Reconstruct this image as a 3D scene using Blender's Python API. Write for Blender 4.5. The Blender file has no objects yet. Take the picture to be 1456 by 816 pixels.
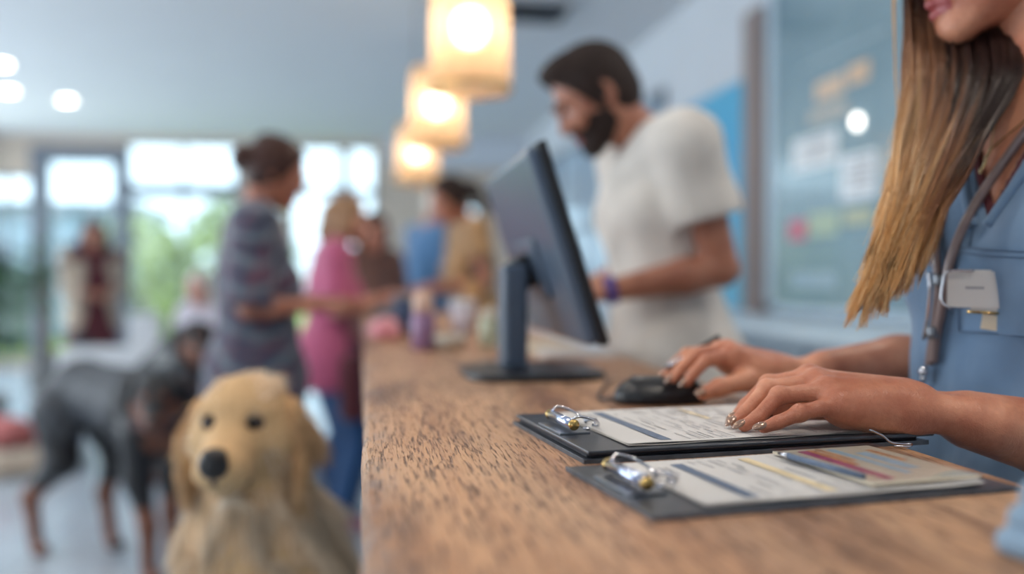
import bpy, bmesh, math, random
import numpy as np
from mathutils import Vector, Matrix
from mathutils.bvhtree import BVHTree
random.seed(7); rng = np.random.default_rng(11)
scene = bpy.context.scene; COL = scene.collection
PI = math.pi

# ------------------------------------------------------------------ camera frame (used to lay the room out)
FPX = 1335.0; CZ = 1.122; CT = 0.95          # focal length in pixels of 1456, eye height, counter height
TH = math.atan(210/FPX); PH = math.atan(18/FPX)
cF = np.array([math.sin(TH)*math.cos(PH), math.cos(TH)*math.cos(PH), -math.sin(PH)])
cR = np.array([math.cos(TH), -math.sin(TH), 0.0]); cU = np.cross(cR, cF); cC = np.array([0, 0, CZ])
def at(x, y, d): return cC + d*(cF + cR*(x-728)/FPX + cU*(408-y)/FPX)
def atz(x, y, z=CT):
    D = cF + cR*(x-728)/FPX + cU*(408-y)/FPX
    return cC + D*((z-CZ)/D[2])
def V(*a): return np.array(a, float)
def nrm(v): v = np.asarray(v, float); return v/(np.linalg.norm(v)+1e-12)

# ------------------------------------------------------------------ object helpers
def tag(o, label=None, cat=None, group=None, kind=None):
    if label: o['label'] = label
    if cat: o['category'] = cat
    if group: o['group'] = group
    if kind: o['kind'] = kind
    return o
def parent(o, p):
    if p is not None:
        o.parent = p
        o.location = Vector(o.location) - Vector(p.location)
def link(name, me, mats, p=None, loc=(0, 0, 0)):
    o = bpy.data.objects.new(name, me); COL.objects.link(o); o.location = loc
    if not isinstance(mats, (list, tuple)): mats = [mats]
    for m in mats: me.materials.append(m)
    parent(o, p); return o
def empty(name, loc, label=None, cat=None, group=None):
    o = bpy.data.objects.new(name, None); COL.objects.link(o); o.location = loc; o.empty_display_size = .05
    return tag(o, label, cat, group)
def npmesh(name, verts, faces, smooth=True):
    verts = np.asarray(verts, np.float32); faces = np.asarray(faces, np.int32)
    me = bpy.data.meshes.new(name); k = faces.shape[1]
    me.vertices.add(len(verts)); me.vertices.foreach_set('co', verts.ravel())
    me.loops.add(faces.size); me.loops.foreach_set('vertex_index', faces.ravel())
    me.polygons.add(len(faces)); me.polygons.foreach_set('loop_start', np.arange(0, faces.size, k, dtype=np.int32))
    me.polygons.foreach_set('loop_total', np.full(len(faces), k, np.int32))
    me.update(calc_edges=True); me.validate()
    if smooth: me.polygons.foreach_set('use_smooth', np.ones(len(me.polygons), bool))
    return me
class MB:
    """collects shapes (world coordinates) into one mesh object"""
    def __init__(s): s.bm = bmesh.new(); s.mi = 0
    def _m(s, new, mi):
        for f in new: f.material_index = mi
    def box(s, c, half, rot=None, bev=0.0, mi=0, seg=2):
        r = bmesh.ops.create_cube(s.bm, size=1.0); vs = r['verts']
        M = Matrix.Translation(Vector(c)) @ ((Matrix(rot).to_4x4()) if rot is not None else Matrix()) @ Matrix.Diagonal((2*half[0], 2*half[1], 2*half[2], 1))
        bmesh.ops.transform(s.bm, matrix=M, verts=vs)
        fs = set(f for v in vs for f in v.link_faces); s._m(fs, mi)
        if bev > 0:
            es = list(set(e for v in vs for e in v.link_edges))
            bmesh.ops.bevel(s.bm, geom=es, offset=bev, segments=seg, profile=.5, affect='EDGES', material=-1)
        return s
    def bb(s, lo, hi, bev=0.0, mi=0):
        lo = np.array(lo, float); hi = np.array(hi, float); return s.box((lo+hi)/2, (hi-lo)/2, None, bev, mi)
    def lathe(s, c, prof, n=32, mi=0, rot=None, cap=True):
        rings = []
        R = Matrix(rot) if rot is not None else Matrix.Identity(3)
        for r, z in prof:
            rings.append([s.bm.verts.new(Vector(c)+R@Vector((r*math.cos(2*PI*i/n), r*math.sin(2*PI*i/n), z))) for i in range(n)])
        for a, b in zip(rings, rings[1:]):
            for i in range(n):
                f = s.bm.faces.new((a[i], a[(i+1) % n], b[(i+1) % n], b[i])); f.material_index = mi; f.smooth = True
        if cap:
            for rr, fl in ((rings[0], True), (rings[-1], False)):
                f = s.bm.faces.new(rr[::-1] if fl else rr); f.material_index = mi
        return s
    def tube(s, pts, rad, n=10, mi=0, closed=False):
        pts = [np.array(p, float) for p in pts]; m = len(pts)
        if np.isscalar(rad): rad = [rad]*m
        t0 = nrm(pts[1]-pts[0]); up = V(0, 0, 1) if abs(t0[2]) < .9 else V(1, 0, 0)
        nv = nrm(np.cross(t0, up)); rings = []
        for i in range(m):
            if closed: t = nrm(pts[(i+1) % m]-pts[i-1])
            else: t = nrm(pts[min(i+1, m-1)]-pts[max(i-1, 0)])
            nv = nrm(nv - t*np.dot(nv, t)); b = np.cross(t, nv)
            rings.append([s.bm.verts.new(pts[i]+rad[i]*(nv*math.cos(2*PI*k/n)+b*math.sin(2*PI*k/n))) for k in range(n)])
        pr = list(zip(rings, rings[1:]))
        if closed: pr.append((rings[-1], rings[0]))
        for a, b in pr:
            for i in range(n):
                f = s.bm.faces.new((a[i], a[(i+1) % n], b[(i+1) % n], b[i])); f.material_index = mi; f.smooth = True
        if not closed:
            for rr, fl in ((rings[0], True), (rings[-1], False)):
                f = s.bm.faces.new(rr[::-1] if fl else rr); f.material_index = mi
        return s
    def ell(s, c, r, rot=None, mi=0, u=20, v=12):
        q = bmesh.ops.create_uvsphere(s.bm, u_segments=u, v_segments=v, radius=1.0); vs = q['verts']
        if np.isscalar(r): r = (r, r, r)
        M = Matrix.Translation(Vector(c)) @ ((Matrix(rot).to_4x4()) if rot is not None else Matrix()) @ Matrix.Diagonal((r[0], r[1], r[2], 1))
        bmesh.ops.transform(s.bm, matrix=M, verts=vs)
        for f in set(f for v_ in vs for f in v_.link_faces): f.material_index = mi; f.smooth = True
        return s
    def quad(s, pts, mi=0):
        f = s.bm.faces.new([s.bm.verts.new(Vector(p)) for p in pts]); f.material_index = mi; return s
    def build(s, name, mats, p=None, origin=None):
        bmesh.ops.recalc_face_normals(s.bm, faces=s.bm.faces)
        if origin is None:
            if p is not None: origin = tuple(wloc(p))
            else:
                co = np.array([v.co[:] for v in s.bm.verts]); lo, hi = co.min(0), co.max(0); origin = ((lo[0]+hi[0])/2, (lo[1]+hi[1])/2, lo[2])
        bmesh.ops.translate(s.bm, vec=-Vector(origin), verts=s.bm.verts)
        me = bpy.data.meshes.new(name); s.bm.to_mesh(me); s.bm.free()
        o = bpy.data.objects.new(name, me); COL.objects.link(o)
        for m in (mats if isinstance(mats, (list, tuple)) else [mats]): me.materials.append(m)
        o.location = origin
        if p is not None:
            o.parent = p; o.location = Vector(origin)-wloc(p)
        return o
def wloc(o):
    v = Vector(o.location)
    while o.parent: o = o.parent; v += Vector(o.location)
    return v
def struct(o): o['kind'] = 'structure'; return o
def copy_tree(o, p=None):
    c = o.copy(); COL.objects.link(c); c.parent = p
    for ch in list(o.children): copy_tree(ch, c)
    return c

# ------------------------------------------------------------------ implicit surfaces: bodies are grown from blended volumes
class SDF:
    def __init__(s): s.p = []
    def cap(s, a, b, ra, rb=None, k=.02, op='+', flat=False):
        s.p.append(('c', np.array(a, float), np.array(b, float), ra, ra if rb is None else rb, k, op, flat)); return s
    def chain(s, pts, rad, k=.01):
        for i in range(len(pts)-1): s.cap(pts[i], pts[i+1], rad[i], rad[i+1], k)
        return s
    def ell(s, c, r, R=None, k=.02, op='+'):
        s.p.append(('e', np.array(c, float), np.array([r]*3 if np.isscalar(r) else r, float), np.eye(3) if R is None else np.array(R, float), 0, k, op, 0)); return s
    def box(s, c, h, R=None, rd=.005, k=.01, op='+'):
        s.p.append(('b', np.array(c, float), np.array(h, float), np.eye(3) if R is None else np.array(R, float), rd, k, op, 0)); return s
    def half(s, pt, n):      # cut away everything on the side n points to
        s.p.append(('h', np.array(pt, float), nrm(n), 0, 0, 0, '-', 0)); return s
    def wedge(s, planes):    # carve out the convex region inside all the planes
        s.p.append(('w', [(np.array(a, float), nrm(b)) for a, b in planes], 0, 0, 0, 0, '-', 0)); return s
    def grow(s, t):
        q = SDF()
        for p in s.p:
            if p[0] == 'c': q.p.append(p[:3]+(p[3]+t, p[4]+t)+p[5:])
            elif p[0] == 'e': q.p.append(('e', p[1], p[2]+t)+p[3:])
            elif p[0] == 'b': q.p.append(('b', p[1], p[2]+t)+p[3:])
            else: q.p.append(p)
        return q
    def bounds(s):
        lo = np.full(3, 1e9); hi = -lo
        for p in s.p:
            if p[6] != '+': continue
            if p[0] == 'c':
                r = max(p[3], p[4]); lo = np.minimum(lo, np.minimum(p[1], p[2])-r); hi = np.maximum(hi, np.maximum(p[1], p[2])+r)
            elif p[0] in 'eb':
                ext = np.abs(p[3]) @ p[2]; lo = np.minimum(lo, p[1]-ext); hi = np.maximum(hi, p[1]+ext)
        return lo, hi
    def mesh(s, res, disp=None):
        lo, hi = s.bounds(); lo = lo-4*res-.004; hi = hi+4*res+.004
        n = np.ceil((hi-lo)/res).astype(int)+1
        ax = [(lo[i]+res*np.arange(n[i])).astype(np.float32) for i in range(3)]
        D = np.full(n, .05, np.float32)
        for p in s.p:
            t, op = p[0], p[6]
            if t == 'w':
                e = np.full(n, -1e3, np.float32)
                for q_, n_ in p[1]: e = np.maximum(e, (((ax[0]-q_[0])*n_[0])[:, None, None]+((ax[1]-q_[1])*n_[1])[None, :, None]+((ax[2]-q_[2])*n_[2])[None, None, :]).astype(np.float32))
                D = np.maximum(D, -e); continue
            if t == 'h':
                d = ((ax[0]-p[1][0])*p[2][0])[:, None, None]+((ax[1]-p[1][1])*p[2][1])[None, :, None]+((ax[2]-p[1][2])*p[2][2])[None, None, :]
                D = np.maximum(D, d.astype(np.float32)); continue
            k = p[5]
            if t == 'c':
                r = max(p[3], p[4]); a0 = np.minimum(p[1], p[2])-r; b0 = np.maximum(p[1], p[2])+r
            else:
                ext = np.abs(p[3]) @ p[2]; a0 = p[1]-ext; b0 = p[1]+ext
            mg = max(k, .012)+3*res
            i0 = np.maximum(np.floor((a0-mg-lo)/res).astype(int), 0); i1 = np.minimum(np.ceil((b0+mg-lo)/res).astype(int)+1, n)
            if np.any(i1 <= i0): continue
            sl = tuple(slice(i0[i], i1[i]) for i in range(3))
            X = ax[0][sl[0]][:, None, None]; Y = ax[1][sl[1]][None, :, None]; Z = ax[2][sl[2]][None, None, :]
            x, y, z = X-p[1][0], Y-p[1][1], Z-p[1][2]
            if t == 'c':
                ba = p[2]-p[1]; L2 = max(float(ba@ba), 1e-12)
                h = np.clip((x*ba[0]+y*ba[1]+z*ba[2])/L2, 0, 1)
                d = np.sqrt((x-h*ba[0])**2+(y-h*ba[1])**2+(z-h*ba[2])**2)-(p[3]+(p[4]-p[3])*h)
                if p[7]:
                    u = ba/math.sqrt(L2); L = math.sqrt(L2); d = np.maximum(d, x*u[0]+y*u[1]+z*u[2]-L)
            else:
                R = p[3]
                lx = x*R[0, 0]+y*R[1, 0]+z*R[2, 0]; ly = x*R[0, 1]+y*R[1, 1]+z*R[2, 1]; lz = x*R[0, 2]+y*R[1, 2]+z*R[2, 2]
                if t == 'e':
                    r = p[2]; k0 = np.sqrt((lx/r[0])**2+(ly/r[1])**2+(lz/r[2])**2); k1 = np.sqrt((lx/r[0]**2)**2+(ly/r[1]**2)**2+(lz/r[2]**2)**2)+1e-9
                    d = k0*(k0-1)/k1
                else:
                    hh = p[2]-p[4]; qx, qy, qz = np.abs(lx)-hh[0], np.abs(ly)-hh[1], np.abs(lz)-hh[2]
                    d = np.sqrt(np.maximum(qx, 0)**2+np.maximum(qy, 0)**2+np.maximum(qz, 0)**2)+np.minimum(np.maximum(qx, np.maximum(qy, qz)), 0)-p[4]
            c = D[sl]
            if op == '+':
                if k > 0:
                    hh = np.maximum(k-np.abs(c-d), 0)/k; D[sl] = np.minimum(c, d)-hh*hh*k*.25
                else: D[sl] = np.minimum(c, d)
            elif op == '-':
                d = -d
                if k > 0:
                    hh = np.maximum(k-np.abs(c-d), 0)/k; D[sl] = np.maximum(c, d)+hh*hh*k*.25
                else: D[sl] = np.maximum(c, d)
        return nets(D, lo, res)
def nets(D, lo, res):
    S = D < 0; nx, ny, nz = D.shape
    cnt = np.zeros((nx-1, ny-1, nz-1), np.int8)
    for i in (0, 1):
        for j in (0, 1):
            for k in (0, 1): cnt += S[i:nx-1+i, j:ny-1+j, k:nz-1+k]
    I, J, K = np.nonzero((cnt > 0) & (cnt < 8)); idx = np.full(cnt.shape, -1, np.int32); idx[I, J, K] = np.arange(len(I))
    acc = np.zeros((len(I), 3)); c = np.zeros(len(I)); cs = [(0, 0, 0), (1, 0, 0), (0, 1, 0), (1, 1, 0), (0, 0, 1), (1, 0, 1), (0, 1, 1), (1, 1, 1)]
    for a in range(8):
        for b in range(a+1, 8):
            A, B = cs[a], cs[b]
            if sum(abs(A[q]-B[q]) for q in range(3)) != 1: continue
            va = D[I+A[0], J+A[1], K+A[2]]; vb = D[I+B[0], J+B[1], K+B[2]]; m = (va < 0) != (vb < 0)
            t = np.where(m, va/np.where(m, va-vb, 1), 0)
            for q in range(3): acc[:, q] += np.where(m, A[q]+t*(B[q]-A[q]), 0)
            c += m
    pos = lo+res*(np.stack([I, J, K], 1)+acc/c[:, None]); F = []
    for axn in range(3):
        s0 = [slice(None)]*3; s1 = [slice(None)]*3; s0[axn] = slice(0, -1); s1[axn] = slice(1, None)
        a, b = S[tuple(s0)], S[tuple(s1)]; e = np.nonzero(a != b); u, v = (axn+1) % 3, (axn+2) % 3
        ok = (e[u] > 0) & (e[v] > 0) & (e[u] < D.shape[u]-1) & (e[v] < D.shape[v]-1); e = [q[ok] for q in e]
        ins = a[e[0], e[1], e[2]]
        def cid(du, dv):
            q = [x.copy() for x in e]; q[u] -= du; q[v] -= dv; return idx[q[0], q[1], q[2]]
        f = np.stack([cid(1, 1), cid(0, 1), cid(0, 0), cid(1, 0)], 1); f[~ins] = f[~ins][:, ::-1]; F.append(f)
    return pos.astype(np.float32), np.concatenate(F)
def relax(v, f, it=1, w=.5):
    for _ in range(it):
        a = np.zeros_like(v, dtype=np.float64); c = np.zeros(len(v))
        for i in range(f.shape[1]):
            for j in (1, f.shape[1]-1):
                np.add.at(a, f[:, i], v[f[:, (i+j) % f.shape[1]]]); np.add.at(c, f[:, i], 1)
        v = (v*(1-w)+w*a/np.maximum(c, 1)[:, None]).astype(np.float32)
    return v
def grown(name, sdf, res, mats, p=None, origin=None, it=1, pick=None, disp=None):
    """mesh object from a volume; pick(face centres) -> material index per face; disp(verts) -> new verts"""
    sd = sdf if isinstance(sdf, list) else [(sdf, res)]
    VV, FF, off = [], [], 0
    for s_, r_ in sd:
        v, f = s_.mesh(r_); v = relax(v, f, it)
        VV.append(v); FF.append(f+off); off += len(v)
    v = np.concatenate(VV); f = np.concatenate(FF)
    if disp: v = disp(v)
    if origin is None: origin = wloc(p) if p is not None else Vector(((v[:, 0].min()+v[:, 0].max())/2, (v[:, 1].min()+v[:, 1].max())/2, v[:, 2].min()))
    me = npmesh(name, v-np.array(origin, np.float32), f)
    o = bpy.data.objects.new(name, me); COL.objects.link(o)
    for m in (mats if isinstance(mats, (list, tuple)) else [mats]): me.materials.append(m)
    if pick is not None:
        me.polygons.foreach_set('material_index', np.asarray(pick(v[f].mean(1)), np.int32))
    o.location = origin
    if p is not None: o.parent = p; o.location = Vector(origin)-wloc(p)
    return o
def strands(name, P, r0, r1, colr, mat, p=None, origin=None, sides=3, kind=None):
    """P (n, m, 3) polylines -> one mesh of thin tapered hairs, colr (n, m, 3) the hair's own colour"""
    n, m, _ = P.shape
    T = np.gradient(P, axis=1); T /= np.linalg.norm(T, axis=2, keepdims=True)+1e-9
    ref = np.where(np.abs(T[..., 2:3]) < .95, np.array([0, 0, 1.0]), np.array([1.0, 0, 0])); N = np.cross(T, ref); N /= np.linalg.norm(N, axis=2, keepdims=True)+1e-9
    B = np.cross(T, N); w = np.linspace(0, 1, m)[None, :, None]; rr = np.asarray(r0).reshape(-1, 1, 1)*(1-w**2)+np.asarray(r1).reshape(-1, 1, 1)*w**2
    a = np.arange(sides)*2*PI/sides
    vs = np.stack([P+rr*(N*math.cos(q)+B*math.sin(q)) for q in a], 2).reshape(-1, 3)
    base = (np.arange(n)[:, None]*m+np.arange(m-1)[None, :]).ravel()*sides; F = []
    for q in range(sides):
        q2 = (q+1) % sides; F.append(np.stack([base+q, base+q2, base+sides+q2, base+sides+q], 1))
    F = np.concatenate(F)
    if origin is None: origin = wloc(p)
    me = npmesh(name, vs-np.array(origin, np.float32), F)
    ca = me.color_attributes.new('hair', 'FLOAT_COLOR', 'POINT')
    cc = np.ones((n, m, sides, 4), np.float32); cc[..., :3] = colr[:, :, None, :]; ca.data.foreach_set('color', cc.ravel())
    o = bpy.data.objects.new(name, me); COL.objects.link(o); me.materials.append(mat); o.location = origin
    if p is not None: o.parent = p; o.location = Vector(origin)-wloc(p)
    if kind: o['kind'] = kind
    return o

# ------------------------------------------------------------------ materials
def srgb(r, g, b):
    f = lambda c: (c/255/12.92) if c/255 <= .04045 else ((c/255+.055)/1.055)**2.4
    return (f(r), f(g), f(b), 1)
class NT:
    def __init__(s, name):
        s.m = bpy.data.materials.new(name); s.m.use_nodes = True; s.t = s.m.node_tree; s.b = s.t.nodes['Principled BSDF']; s.o = s.t.nodes['Material Output']
    def n(s, typ, **kw):
        nd = s.t.nodes.new(typ)
        for k, v in kw.items():
            if k in nd.inputs: nd.inputs[k].default_value = v
            else: setattr(nd, k, v)
        return nd
    def l(s, a, b): s.t.links.new(a, b)
    def coord(s, scale=(1, 1, 1), rot=(0, 0, 0), loc=(0, 0, 0)):
        tc = s.n('ShaderNodeTexCoord'); mp = s.n('ShaderNodeMapping'); mp.inputs['Scale'].default_value = scale; mp.inputs['Rotation'].default_value = rot; mp.inputs['Location'].default_value = loc
        s.l(tc.outputs['Object'], mp.inputs['Vector']); return mp.outputs['Vector']
    def noise(s, vec, scale, detail=4, rough=.5, dist=0):
        nd = s.n('ShaderNodeTexNoise'); nd.inputs['Scale'].default_value = scale; nd.inputs['Detail'].default_value = detail; nd.inputs['Roughness'].default_value = rough; nd.inputs['Distortion'].default_value = dist
        s.l(vec, nd.inputs['Vector']); return nd.outputs['Fac']
    def ramp(s, fac, stops):
        r = s.n('ShaderNodeValToRGB'); e = r.color_ramp.elements
        e[0].position, e[0].color = stops[0]; e[1].position, e[1].color = stops[-1]
        for ps, c in stops[1:-1]: x = e.new(ps); x.color = c
        s.l(fac, r.inputs['Fac']); return r.outputs['Color']
    def mix(s, fac, a, b, typ='MIX'):
        m = s.n('ShaderNodeMix', data_type='RGBA', blend_type=typ)
        for sock, v in ((m.inputs[0], fac), (m.inputs[6], a), (m.inputs[7], b)):
            if hasattr(v, 'links'): s.l(v, sock)
            else: sock.default_value = v
        return m.outputs[2]
    def bump(s, h, strength, dist=.001, nrm_=None):
        b = s.n('ShaderNodeBump'); b.inputs['Strength'].default_value = strength; b.inputs['Distance'].default_value = dist; s.l(h, b.inputs['Height'])
        if nrm_ is not None: s.l(nrm_, b.inputs['Normal'])
        s.l(b.outputs['Normal'], s.b.inputs['Normal']); return b.outputs['Normal']
    def set(s, **kw):
        for k, v in kw.items():
            k = k.replace('_', ' ')
            if hasattr(v, 'links'): s.l(v, s.b.inputs[k])
            else: s.b.inputs[k].default_value = v
        return s
def plain(name, col, rough=.5, metal=0, nscale=30, var=.12, bump=.1, coat=0, sheen=0, bscale=None):
    t = NT(name); v = t.coord(); f = t.noise(v, nscale, 3)
    c0 = tuple(x*(1-var) for x in col[:3])+(1,); c1 = tuple(min(1, x*(1+var)) for x in col[:3])+(1,)
    t.set(Base_Color=t.ramp(f, [(.3, c0), (.7, c1)]), Roughness=rough, Metallic=metal)
    if bump: t.bump(t.noise(v, bscale or nscale*8, 2), bump, .0008)
    if coat: t.set(Coat_Weight=coat, Coat_Roughness=.15)
    if sheen: t.set(Sheen_Weight=sheen)
    return t.m
def fabric(name, col, rough=.85, var=.1, weave=900, wb=.25, fold=.3, fscale=9, sheen=.25):
    t = NT(name); v = t.coord(); f = t.noise(v, 14, 4)
    c0 = tuple(x*(1-var) for x in col[:3])+(1,); c1 = tuple(min(1, x*(1+var)) for x in col[:3])+(1,)
    t.set(Base_Color=t.ramp(f, [(.3, c0), (.7, c1)]), Roughness=rough, Sheen_Weight=sheen)
    b1 = t.n('ShaderNodeBump'); b1.inputs['Strength'].default_value = fold; b1.inputs['Distance'].default_value = .02
    t.l(t.noise(t.coord((1, 1, .35)), fscale, 3, .5, .6), b1.inputs['Height'])
    t.bump(t.noise(v, weave, 2), wb, .0006, b1.outputs['Normal']); return t.m
def emit(name, col, st):
    t = NT(name); t.set(Base_Color=col, Emission_Color=col, Emission_Strength=st, Roughness=.4); return t.m

def skin(name, col, deep, sc=1.0):
    t = NT(name); v = t.coord(); f = t.noise(v, 16, 4); f2 = t.noise(v, 220, 3)
    c = t.mix(t.ramp(f, [(.38, (0, 0, 0, 1)), (.6, (1, 1, 1, 1))]), deep, col)
    c = t.mix(.16, c, t.ramp(f2, [(.3, tuple(x*.55 for x in col[:3])+(1,)), (.7, col)]))
    t.set(Base_Color=c, Roughness=.38, Subsurface_Weight=.10, Subsurface_Scale=.006, Specular_IOR_Level=.45)
    t.b.inputs['Subsurface Radius'].default_value = (1, .35, .2)
    vo = t.n('ShaderNodeTexVoronoi'); vo.inputs['Scale'].default_value = 620; t.l(v, vo.inputs['Vector'])
    b1 = t.n('ShaderNodeBump'); b1.inputs['Strength'].default_value = .35; b1.inputs['Distance'].default_value = .0007; t.l(vo.outputs['Distance'], b1.inputs['Height'])
    t.bump(t.noise(t.coord((1.6, 1, 1)), 90, 4, .65), .5, .002, b1.outputs['Normal']); return t.m
M = {}
M['skin'] = skin('tanned_skin', srgb(216, 150, 118), srgb(176, 104, 78))
M['skin_brown'] = skin('brown_skin', srgb(184, 124, 98), srgb(158, 98, 76))
M['skin_light'] = skin('light_skin', srgb(214, 160, 138), srgb(190, 120, 100))
M['lip'] = plain('lips', srgb(168, 84, 84), .35, var=.1, nscale=200, bump=.2)
def nailmat():
    t = NT('nail_polish'); v = t.coord(); t.set(Base_Color=srgb(158, 124, 104), Roughness=.22, Metallic=.5, Coat_Weight=.8, Coat_Roughness=.05); return t.m
M['nail'] = nailmat()
M['scrub'] = fabric('blue_scrub_cloth', srgb(110, 138, 168), fold=.6, fscale=9)
M['scrub_dark'] = fabric('blue_scrub_seam', srgb(74, 100, 130), fold=.1)
M['maroon'] = fabric('maroon_cloth', srgb(92, 34, 42))
M['white_shirt'] = fabric('off_white_tshirt', srgb(214, 208, 200), fold=.6, fscale=8)
M['pink'] = fabric('pink_shirt', srgb(176, 84, 118), fold=.5)
M['beige'] = fabric('beige_cloth', srgb(178, 160, 142))
M['tan'] = fabric('tan_cloth', srgb(168, 132, 92))
M['navy'] = fabric('navy_cloth', srgb(44, 62, 92))
M['blue_shirt'] = fabric('blue_cloth', srgb(76, 118, 160))
M['jeans'] = fabric('blue_denim', srgb(38, 78, 124), weave=1500)
M['dark_trousers'] = fabric('dark_trousers', srgb(50, 48, 56))
M['pale'] = fabric('pale_cloth', srgb(196, 190, 200))
M['lt_denim'] = fabric('pale_blue_trousers', srgb(140, 160, 184))
def plaid():
    t = NT('plaid_shirt'); v = t.coord((1, 1, 1), (.1, .3, .5)); outc = None
    base = t.ramp(t.noise(v, 16, 3), [(.3, srgb(40, 54, 76)), (.5, srgb(56, 70, 88)), (.7, srgb(78, 82, 92))])
    for sc, rot, col, lo in ((7, (0, 0, .8), srgb(128, 62, 78), .86), (7, (0, 1.57, 0), srgb(122, 66, 84), .86), (11, (0, 1.57, 0), srgb(36, 48, 74), .78), (9, (0, 0, .8), srgb(40, 54, 80), .8), (5, (0, 1.57, .4), srgb(128, 150, 158), .9)):
        w = t.n('ShaderNodeTexWave'); w.inputs['Scale'].default_value = sc; w.inputs['Distortion'].default_value = 4.5; w.inputs['Detail'].default_value = 1; t.l(t.coord((1, 1, 1), rot), w.inputs['Vector'])
        base = t.mix(t.ramp(w.outputs['Fac'], [(lo-.25, (0, 0, 0, 1)), (lo+.1, (.42, .42, .42, 1))]), base, col)
    t.set(Base_Color=base, Roughness=.9, Sheen_Weight=.2); t.bump(t.noise(v, 9, 3), .4, .01); return t.m
M['plaid'] = plaid()
def hairmat(name, attr=None, col=None, rough=.36):
    t = NT(name)
    if attr:
        a = t.n('ShaderNodeAttribute', attribute_name=attr); c = a.outputs['Color']
    else:
        c = t.ramp(t.noise(t.coord((1, 1, .15)), 120, 3), [(.3, tuple(x*.6 for x in col[:3])+(1,)), (.7, tuple(min(1, x*1.5) for x in col[:3])+(1,))])
    t.set(Base_Color=c, Roughness=rough, Specular_IOR_Level=.55 if attr else .25, Sheen_Weight=0)
    if not attr: t.bump(t.noise(t.coord((1, 1, .12)), 160, 3), .7, .004)
    return t.m
M['hair_strand'] = hairmat('long_hair', 'hair', rough=.33)
M['fur'] = hairmat('fur', 'hair', rough=.6)
M['hair_brown'] = hairmat('brown_hair', col=srgb(58, 34, 28))
M['hair_black'] = hairmat('dark_hair', col=srgb(46, 34, 30), rough=.7)
M['hair_blond'] = hairmat('dark_blond_hair', col=srgb(150, 116, 88))
M['hair_grey'] = hairmat('white_hair', col=srgb(205, 200, 192))
M['black_plastic'] = plain('black_plastic', srgb(26, 27, 31), .35, nscale=60, bump=.08, bscale=1500)
M['dark_plastic'] = plain('monitor_back', srgb(72, 88, 108), .4, nscale=12, var=.06, bump=.1, bscale=1200, coat=.3)
M['screen'] = plain('screen_glass', srgb(14, 16, 20), .08, nscale=5, bump=0)
M['chrome'] = plain('polished_metal', srgb(205, 205, 210), .14, 1, nscale=40, var=.05, bump=0)
M['brass'] = plain('brass', srgb(190, 160, 100), .22, 1, nscale=40, var=.08, bump=0)
M['blue_metal'] = plain('blue_chrome_metal', srgb(196, 208, 236), .14, 1, nscale=40, var=.05, bump=0)
M['board'] = plain('black_board', srgb(48, 53, 62), .34, nscale=35, var=.2, bump=.25, bscale=500, coat=.25)
M['board_edge'] = plain('board_edge_binding', srgb(78, 84, 92), .4, nscale=60, var=.35, bump=.3, bscale=400)
M['paper'] = plain('white_paper', srgb(208, 205, 202), .6, nscale=6, var=.03, bump=.12, bscale=25)
M['paper_cream'] = plain('cream_paper', srgb(216, 202, 178), .6, nscale=6, var=.04, bump=.1, bscale=25)
M['ink'] = plain('grey_print', srgb(150, 150, 156), .6, bump=0)
M['ink_dark'] = plain('dark_print', srgb(82, 84, 94), .6, bump=0)
M['ink_blue'] = plain('navy_print_bar', srgb(92, 108, 132), .5, nscale=200, var=.2, bump=0)
M['ink_yellow'] = plain('yellow_print', srgb(232, 212, 172), .55, bump=0)
M['ink_pink'] = plain('magenta_print', srgb(180, 72, 122), .4, nscale=80, var=.3, bump=0)
M['ink_orange'] = plain('orange_print', srgb(218, 150, 100), .4, nscale=80, var=.3, bump=0)
M['ink_sky'] = plain('sky_print', srgb(158, 196, 214), .4, nscale=80, var=.15, bump=0)
M['white'] = plain('white_paint', srgb(205, 208, 212), .45, nscale=8, var=.03, bump=.05)
M['wall'] = plain('wall_paint', srgb(206, 212, 220), .8, nscale=3, var=.02, bump=.08, bscale=300)
M['wall_beige'] = plain('beige_wall_paint', srgb(208, 192, 176), .8, nscale=3, var=.02, bump=.08, bscale=300)
M['ceil'] = plain('ceiling_paint', srgb(214, 217, 222), .85, nscale=2, var=.02, bump=.05, bscale=300)
M['frame'] = plain('grey_window_frame', srgb(110, 118, 130), .45, nscale=10, var=.05, bump=.03)
M['white_lam'] = plain('pale_blue_laminate', srgb(186, 206, 222), .4, nscale=4, var=.03, bump=.03)
M['steel'] = plain('grey_metal', srgb(120, 124, 130), .35, .8, nscale=30, bump=.05)
def glass(name, tint=(1, 1, 1, 1), refl=.08, rough=.02):
    t = NT(name); tr = t.n('ShaderNodeBsdfTransparent'); tr.inputs['Color'].default_value = tint; gl = t.n('ShaderNodeBsdfGlossy'); gl.inputs['Roughness'].default_value = rough
    lw = t.n('ShaderNodeLayerWeight'); lw.inputs['Blend'].default_value = .5; pw = t.n('ShaderNodeMath', operation='POWER'); pw.inputs[1].default_value = 4; t.l(lw.outputs['Facing'], pw.inputs[0])
    ma = t.n('ShaderNodeMath', operation='MULTIPLY_ADD'); ma.inputs[1].default_value = .38; ma.inputs[2].default_value = .04; t.l(pw.outputs[0], ma.inputs[0]); ms = t.n('ShaderNodeMixShader'); t.l(ma.outputs[0], ms.inputs[0]); t.l(tr.outputs[0], ms.inputs[1]); t.l(gl.outputs[0], ms.inputs[2]); t.l(ms.outputs[0], t.o.inputs['Surface']); return t.m
M['glass'] = glass('window_glass', (.96, .98, 1, 1)); M['tinted_glass'] = glass('tinted_glass', (.62, .70, .74, 1))
M['clear'] = glass('clear_plastic', (.93, .95, .97, 1))
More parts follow.
